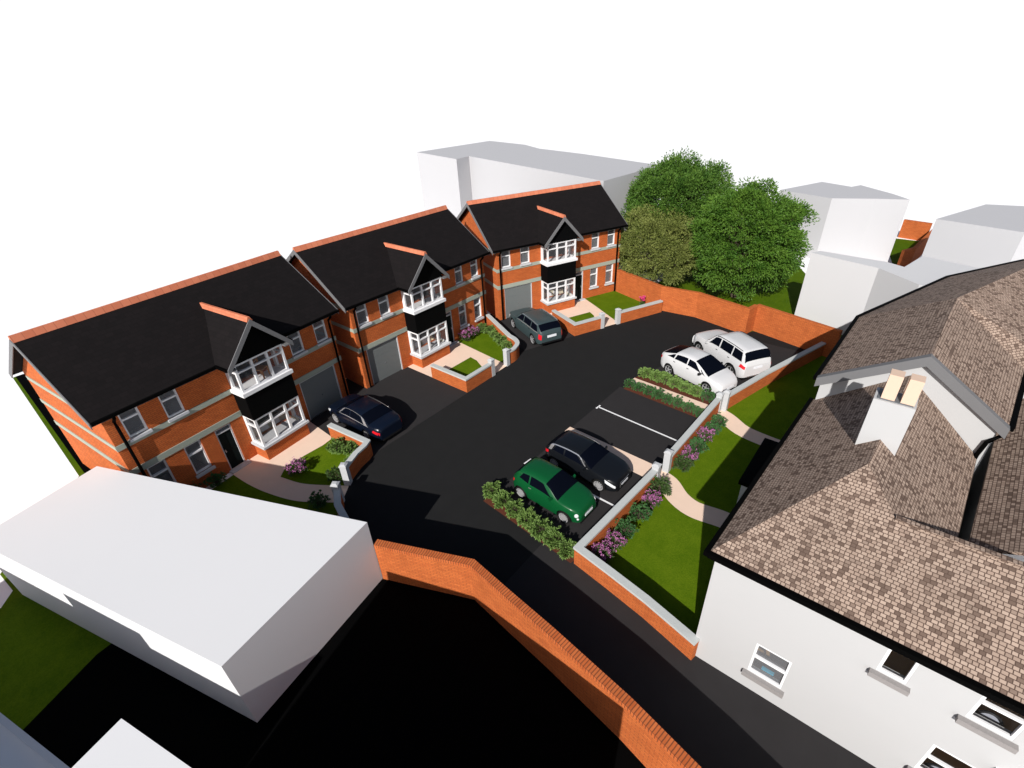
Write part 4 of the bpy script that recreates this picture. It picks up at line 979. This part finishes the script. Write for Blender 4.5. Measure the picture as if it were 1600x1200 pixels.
def small_hatch():
    L = 3.55; c = Car('parked_car', dict(L=L, W=1.63, ro=.55, wb=2.30, r=.295, tumble=.40, crown=.07, plan=[(0,.74),(.10,.86),(.35,.955),(.8,1.0),(L-.9,1.0),(L-.45,.94),(L-.2,.84),(L-.06,.74),(L,.66)], low=low(L),
        top=[(0,.80),(.04,.96),(.12,1.10),(.35,1.37),(.6,1.45),(1.1,1.49),(1.6,1.47),(1.95,1.37),(2.55,1.04),(2.85,.99),(3.25,.90),(3.45,.78),(L,.62)],
        belt=[(0,.80),(.4,.95),(1.2,.94),(2.4,.91),(3.1,.82),(L,.56)]))
    pm = paint('paint_green', (.003,.072,.020)); c.p['handle'] = M['chrome']; c.body(pm); c.wheels(14)
    c.screen('windscreen', M['carglass'], 2.52, 1.80, 5.2, 5.6); c.screen('rear_window', M['carglass'], .14, .40, 5.1, 5.5)
    c.patch('side_window', M['carglass'], [(1.05,4.2),(2.22,4.2),(1.70,5.0),(1.05,5.02)]); c.patch('side_window', M['carglass'], [(.46,4.4),(.97,4.2),(.97,5.02),(.62,5.0)],(5,4))
    c.door(.98,2.22,pm)
    c.lamps('tail_lamp', M['tail'], [(.03,2.8),(.16,3.0),(.16,3.95),(.03,3.9)])
    for x_, t_, r_, nm in ((L-.16,3.55,.085,'headlamp'),(L-.10,2.45,.05,'fog_lamp')): c.round_lamp(nm, x_, t_, r_)
    c.ends((.30,.24,.32,False)); c.box('badge_bar', M['chrome'], L-.04,L+.012,-.26,.26,.585,.605); c.mirrors(2.2, pm); return c
saloon().place(-2.12,-2.75,rad(91),'black four door saloon with chrome window trim before the shaded garage', sc=.93)
estate().place(10.93,-3.46,rad(65),'grey green estate car with roof rails, tail towards the road', sc=1.05)
offroader().place(13.95,-14.95,rad(57),'white boxy off-roader with dark roof rails, parked tail to the low wall')
liftback().place(11.25,-14.28,rad(-107),'white sloping liftback beside the off-roader, nose to the low wall', sc=(.91,.97,1.0))
hatch().place(1.46,-13.42,rad(-92),'black two door hatchback with silver roof arch, beside the green car', sc=.90)
small_hatch().place(-.82,-13.30,rad(-92),'small rounded green hatchback next to the hedge', sc=.92)
# ------------------------------------------------------------------ plants
def leaf(mb, p, d, up, l, w, bend=.15):
    """a small folded leaf blade from p along d"""
    r = d.cross(up)
    if r.length < 1e-4: r = Vector((1,0,0))
    r.normalize(); n = r.cross(d).normalized()
    a = p; b = p+d*l*.5+r*w*.5+n*l*bend; c = p+d*l; e = p+d*l*.5-r*w*.5+n*l*bend
    mb.face([tuple(a), tuple(b), tuple(c)]); mb.face([tuple(a), tuple(c), tuple(e)])
def rdir(rg, zmin=-1.0):
    while True:
        v = Vector((rg.uniform(-1,1), rg.uniform(-1,1), rg.uniform(-1,1)))
        if .05 < v.length < 1:
            v.normalize()
            if v.z >= zmin: return v
def shrub_mesh(seed, kind):
    rg = random.Random(seed); f = MB(); st = MB()
    rx, rz = (.40,.36) if kind != 'tulip' else (.18,.2)
    n, l, w = dict(light=(70,.15,.075), dark=(75,.11,.04), mid=(70,.13,.05), purple=(60,.11,.045))[kind]
    tips = []
    for i in range(n):
        d = rdir(rg, -.25); q = rg.uniform(.72, 1.08)*(1+.18*math.sin(5*math.atan2(d.y,d.x)+seed)); p = Vector((d.x*rx*q, d.y*rx*q, .30+d.z*rz*q))
        if p.z < .03: p.z = .03
        tips.append((p, d)); st.tube([(0,0,0),(p.x*.5,p.y*.5,p.z*.62),tuple(p)], [.012,.008,.004], 4, caps=False)
        for k in range(9):                                     # a rosette of leaves round each tip
            e = (d+rdir(rg)*.95); e.z += .25; e.normalize(); leaf(f, p-d*.03, e, Vector((0,0,1)) if abs(e.z) < .9 else Vector((1,0,0)), l*rg.uniform(.7,1.2), w*rg.uniform(.8,1.2))
    for i in range(170):                                        # inner leaves
        d = rdir(rg, -.3); q = rg.uniform(.3,.8); p = Vector((d.x*rx*q, d.y*rx*q, max(.04,.28+d.z*rz*q))); e = (d+rdir(rg)*.6).normalized(); leaf(f, p, e, Vector((0,0,1)) if abs(e.z) < .9 else Vector((1,0,0)), l, w)
    fl = None
    if kind == 'purple':
        fl = MB()
        for p, d in tips:
            if p.z > .28 and rg.random() < .85:
                for k in range(16):
                    q = p+Vector((rg.gauss(0,.035),rg.gauss(0,.035),rg.uniform(-.01,.11))); e = rdir(rg,-.2); leaf(fl, q, e, rdir(rg), .05, .04, .1)
    return f, st, fl
PROTO = {}
def shrub(x, y, kind, label, s=1.0, group=None, cat='shrub', z=G0+.02):
    v = int(x*37+y*91) % 3; key = (kind, v)
    rg = random.Random(int(x*1000+y*77))
    if key not in PROTO:
        f, st, fl = shrub_mesh(v*13+len(kind), kind)
        root = f.build({'light':'light_green_shrub','dark':'dark_green_shrub','mid':'green_shrub','purple':'flowering_shrub'}[kind], M[{'light':'lf_light','dark':'lf_dark','mid':'lf_mid','purple':'lf_mid'}[kind]], merge=False)
        st.build('stem', M['bark'], root, merge=False)
        if fl: fl.build('flowers', M['fl_purple'], root, merge=False)
        PROTO[key] = root; o = root
    else: o = copy_tree(PROTO[key])
    o.location = (x, y, z); o.rotation_euler = (0,0,rg.uniform(0,6.28)); q = s*rg.uniform(.92,1.08); o.scale = (q, q, q*rg.uniform(.9,1.1))
    tag(o, label, cat, group); return o
# hedge beside the green car
ORD = ['first','second','third','fourth','fifth','sixth','seventh','eighth','ninth']
hedge = [(-2.12,-11.2),(-2.25,-11.88),(-2.36,-12.58),(-2.46,-13.26),(-2.56,-13.92),(-2.64,-14.56),(-2.72,-15.15)]
for i, (x, y) in enumerate(hedge): shrub(x, y, 'light', ORD[i]+' light green shrub from the road end of the hedge beside the green car', .9, 'light green shrubs beside the green car')
rowA = [(9.80,-11.95),(9.82,-12.55),(9.80,-13.12),(9.72,-13.7),(9.66,-14.28),(9.60,-14.88)]
for i, (x, y) in enumerate(rowA): shrub(x, y, 'light', ORD[i]+' light green shrub from the road end of the bed beside the white liftback', .86, 'light green shrubs beside the white liftback')
shrub(9.5,-15.55,'dark','single dark green shrub ending the light green row by the white liftback', .85)
rowB = [(8.40,-11.75),(8.34,-12.32),(8.28,-12.9),(8.22,-13.45),(8.16,-14.0),(8.10,-14.55),(8.04,-15.1),(7.98,-15.65)]
for i, (x, y) in enumerate(rowB): shrub(x, y, 'dark', ORD[i]+' dark green shrub from the road end, along the empty parking bay', .80, 'dark green shrubs along the empty bay')
lawn = [(-2.25,-16.28,'purple','purple flowering shrub at the outer corner of the lawn, behind the long low wall'),(-1.5,-16.38,'purple','purple flowering shrub second from the lawn corner behind the long low wall'),(-.75,-16.42,'dark','dark green shrub beside the second purple flowers behind the long low wall'),(.28,-16.45,'dark','dark green shrub midway along the long low wall, next to the third purple flowers'),(1.15,-16.5,'purple','purple flowering shrub third along the long low wall, near the gate pillar'),(1.9,-16.45,'mid','green shrub tucked behind the gate pillar at the near path'),
        (3.85,-16.58,'mid','green shrub nearest the near path, behind the wall of the empty bays'),(4.55,-16.6,'purple','purple flowering shrub nearer the near path, behind the wall of the empty bays'),(5.3,-16.66,'dark','dark green shrub between the two purple ones behind the wall of the empty bays'),(6.15,-16.68,'purple','purple flowering shrub farther up the wall of the empty bays'),(6.9,-16.7,'dark','dark green shrub just past the upper purple flowers by the wall of the empty bays'),(7.65,-16.72,'dark','dark green shrub last before the far path, behind the wall of the empty bays')]
for x, y, k, lb in lawn: shrub(x, y, k, lb, .92 if k == 'purple' else .95, 'shrubs along the lawn wall')
for x, y, k, s_, lb in [(-8.75,-1.2,'dark',1.0,'dark green shrub under the window left of the nearest front door'),(-9.6,-.85,'dark',.85,'small dark shrub half hidden by the big white block'),(-6.15,-3.3,'purple',1.0,'purple flowering shrub on the lawn of the nearest house'),(-4.25,-3.55,'light',.95,'light green shrub at the paving, in the wall corner of the nearest house'),(-3.95,-4.2,'light',1.0,'light green shrub in the middle of the wall corner of the nearest house'),(-4.4,-4.85,'light',.8,'light green shrub low at the curve of the wall of the nearest house'),(-5.45,-5.15,'mid',.85,'green shrub by the nearest gate pillar, on the lawn side'),(-6.75,-5.98,'dark',.95,'dark shrub by the path, left of the nearest gate')]:
    shrub(x, y, k, lb, s_, 'shrubs in the nearest front garden')
for x, y, k, s_, lb in [(7.45,-.55,'purple',.9,'purple flowering shrub beside the door of the middle house'),(8.2,-.50,'purple',.9,'purple flowering shrub under the window of the middle house'),(8.95,-.62,'light',.85,'light green shrub nearest the wall of the middle house'),(9.1,-1.2,'light',.85,'second light green shrub from the middle house along the sweeping wall'),(8.85,-1.8,'light',.85,'third light green shrub along the sweeping wall'),(8.55,-2.4,'light',.85,'fourth light green shrub along the sweeping wall'),(8.25,-3.0,'light',.85,'fifth light green shrub along the sweeping wall'),(7.98,-3.55,'light',.85,'sixth light green shrub, at the bend of the sweeping wall')]:
    shrub(x, y, k, lb, s_, 'shrubs in the middle front garden')
# pink tulips by the far wall
def tulips(x, y):
    rg = random.Random(5); f = MB(); b = MB()
    for i in range(9):
        a = rg.uniform(0,6.28); q = rg.uniform(.02,.20); px, py, h = q*math.cos(a), q*math.sin(a), rg.uniform(.42,.62)
        f.tube([(px*.6,py*.6,0),(px,py,h)], .012, 5)
        for k in range(3): e = Vector((math.cos(a+k*2.1)*.4,math.sin(a+k*2.1)*.4,1)).normalized(); leaf(f, Vector((px*.6,py*.6,.02)), e, Vector((math.cos(a),math.sin(a),0)), .34, .06)
        for k in range(8): e = Vector((math.cos(k*.785)*.45,math.sin(k*.785)*.45,1)).normalized(); leaf(b, Vector((px,py,h-.01)), e, Vector((math.cos(k*.785),math.sin(k*.785),0)), .17, .10, .2)
    o = f.build('tulips', M['lf_mid'], merge=False); b.build('flowers', M['fl_pink'], o, merge=False); o.location = (x, y, G0+.03)
    tag(o, 'pink tulips growing at the foot of the tall far boundary wall', 'flowers')
tulips(18.72,-7.3)
# trees
def tree(name, x, y, label, cz, rx, rz, leafm, barkm, seed, trunk=.24, nclump=150, per=120, ll=.26, lw=.10, low=.0):
    rg = random.Random(seed); root = empty(name, (x, y, G0)); t = MB()
    top = cz+rz*.55; pts = [(0,0,-.05)]; n = 6
    for i in range(1, n+1): pts.append((rg.gauss(0,.06)*i, rg.gauss(0,.06)*i, top*i/n))
    t.tube(pts, [trunk*(1-.82*i/n) for i in range(n+1)], 10)
    f = MB(); ends = []
    for i in range(nclump):
        d = rdir(rg, -.80); q = rg.uniform(.55, 1.0)**.6
        lob = 1+.06*math.sin(3*math.atan2(d.y,d.x)+seed)+.05*math.sin(5*d.z*2+seed*2)
        ends.append(Vector((d.x*rx*q*lob, d.y*rx*q*lob, cz+d.z*rz*q*lob)))
    for i, e in enumerate(ends):
        if i % 3 == 0:
            z0 = min(top*.85, max(cz-rz*.75, .45*e.z)); k = z0/top*n; j = int(k); a = Vector(pts[j]).lerp(Vector(pts[min(j+1,n)]), k-j)
            m = a.lerp(e, .5)+Vector((0,0,.12*rz)); t.tube([tuple(a),tuple(m),tuple(e)], [trunk*.28,trunk*.16,.012], 5, caps=False)
        rc = rg.uniform(.5,1.1)*rx*.27
        out = (e-Vector((0,0,cz))).normalized()
        for k in range(per):
            d = rdir(rg); p = e+Vector((d.x*rc, d.y*rc, d.z*rc*.7))*rg.uniform(.35,1)
            g = (d*.7+out*.5+rdir(rg)*.6); g.z -= .15; g.normalize()
            leaf(f, p, g, rdir(rg), ll*rg.uniform(.6,1.2), lw*rg.uniform(.8,1.2))
    t.build('trunk', M[barkm], root, merge=False); f.build('crown', M[leafm], root, merge=False)
    tag(root, label, 'tree', 'trees behind the tall far wall'); return root
tree('olive_green_tree', 22.9,-6.2,'smaller olive green tree nearest the farthest house, in front of the taller pair', 3.1,3.15,2.65,'lf_olive','barkl',3,.20,230,200,.17,.07)
tree('broadleaf_tree', 24.0,-12.0,'broad dark green tree on the right, next to the white block', 4.1,3.45,3.5,'lf_tree2','bark',11,.26,360,230,.19,.085)
tree('broadleaf_tree', 26.7,-5.9,'tallest dark green tree behind the olive green one', 4.8,3.85,3.9,'lf_tree','bark',23,.28,380,230,.20,.088)
# ------------------------------------------------------------------ sky, sun, camera
W_ = bpy.data.worlds.new('World'); SC.world = W_; W_.use_nodes = True
nt = W_.node_tree; bg = nt.nodes['Background']
EL, SX, SY = rad(33), -.9515, -.3075
sky = nt.nodes.new('ShaderNodeTexSky'); sky.sky_type = 'NISHITA'; sky.sun_disc = False; sky.sun_elevation = EL; sky.sun_rotation = math.atan2(SX, SY) % (2*math.pi); sky.air_density = 1.0; sky.dust_density = 1.5
hs = nt.nodes.new('ShaderNodeMix'); hs.data_type = 'RGBA'; hs.blend_type = 'MULTIPLY'; hs.inputs['Factor'].default_value = 1; k_ = .06; hs.inputs['B'].default_value = (k_, k_, k_, 1)
nt.links.new(sky.outputs['Color'], hs.inputs['A'])
tc = nt.nodes.new('ShaderNodeTexCoord'); sp = nt.nodes.new('ShaderNodeSeparateXYZ'); nt.links.new(tc.outputs['Generated'], sp.inputs[0])
mr = nt.nodes.new('ShaderNodeMapRange'); mr.interpolation_type = 'SMOOTHSTEP'; mr.inputs['From Min'].default_value = .12; mr.inputs['From Max'].default_value = .32
nt.links.new(sp.outputs['Z'], mr.inputs['Value'])
mx = nt.nodes.new('ShaderNodeMix'); mx.data_type = 'RGBA'; mx.inputs['A'].default_value = (.92,.92,.93,1)   # white band mixed in low on the horizon, raised to brighten upright faces
nt.links.new(mr.outputs['Result'], mx.inputs['Factor']); nt.links.new(hs.outputs['Result'], mx.inputs['B'])
nt.links.new(mx.outputs['Result'], bg.inputs['Color']); bg.inputs['Strength'].default_value = 1.0
sd = bpy.data.lights.new('sun', 'SUN'); sd.energy = 4.6; sd.angle = rad(.5); sd.color = (1.0,.965,.92)
so = bpy.data.objects.new('sun', sd); COL.objects.link(so)
dv = Vector((-SX*math.cos(EL), -SY*math.cos(EL), -math.sin(EL))); so.rotation_euler = dv.to_track_quat('-Z','Y').to_euler()
cd = bpy.data.cameras.new('camera'); cd.sensor_width = 36; cd.sensor_fit = 'HORIZONTAL'; cd.lens = 36*774.42/1600; cd.clip_end = 5000; cd.clip_start = .1
co = bpy.data.objects.new('camera', cd); COL.objects.link(co)
Rm = [[.631595578,.431358849,-.644217796],[-.774002141,.302795957,-.556089286],[-.044807491,.849849488,.525117260]]
mw = Matrix([Rm[0]+[-12.631],Rm[1]+[-21.607],Rm[2]+[14.402],[0,0,0,1]]); co.matrix_world = mw
SC.camera = co
vs = SC.view_settings; vs.view_transform = 'Standard'; vs.look = 'None'; vs.gamma = 1; vs.use_curve_mapping = False; vs.exposure = .25
SC.cycles.max_bounces = 6; SC.cycles.transparent_max_bounces = 12
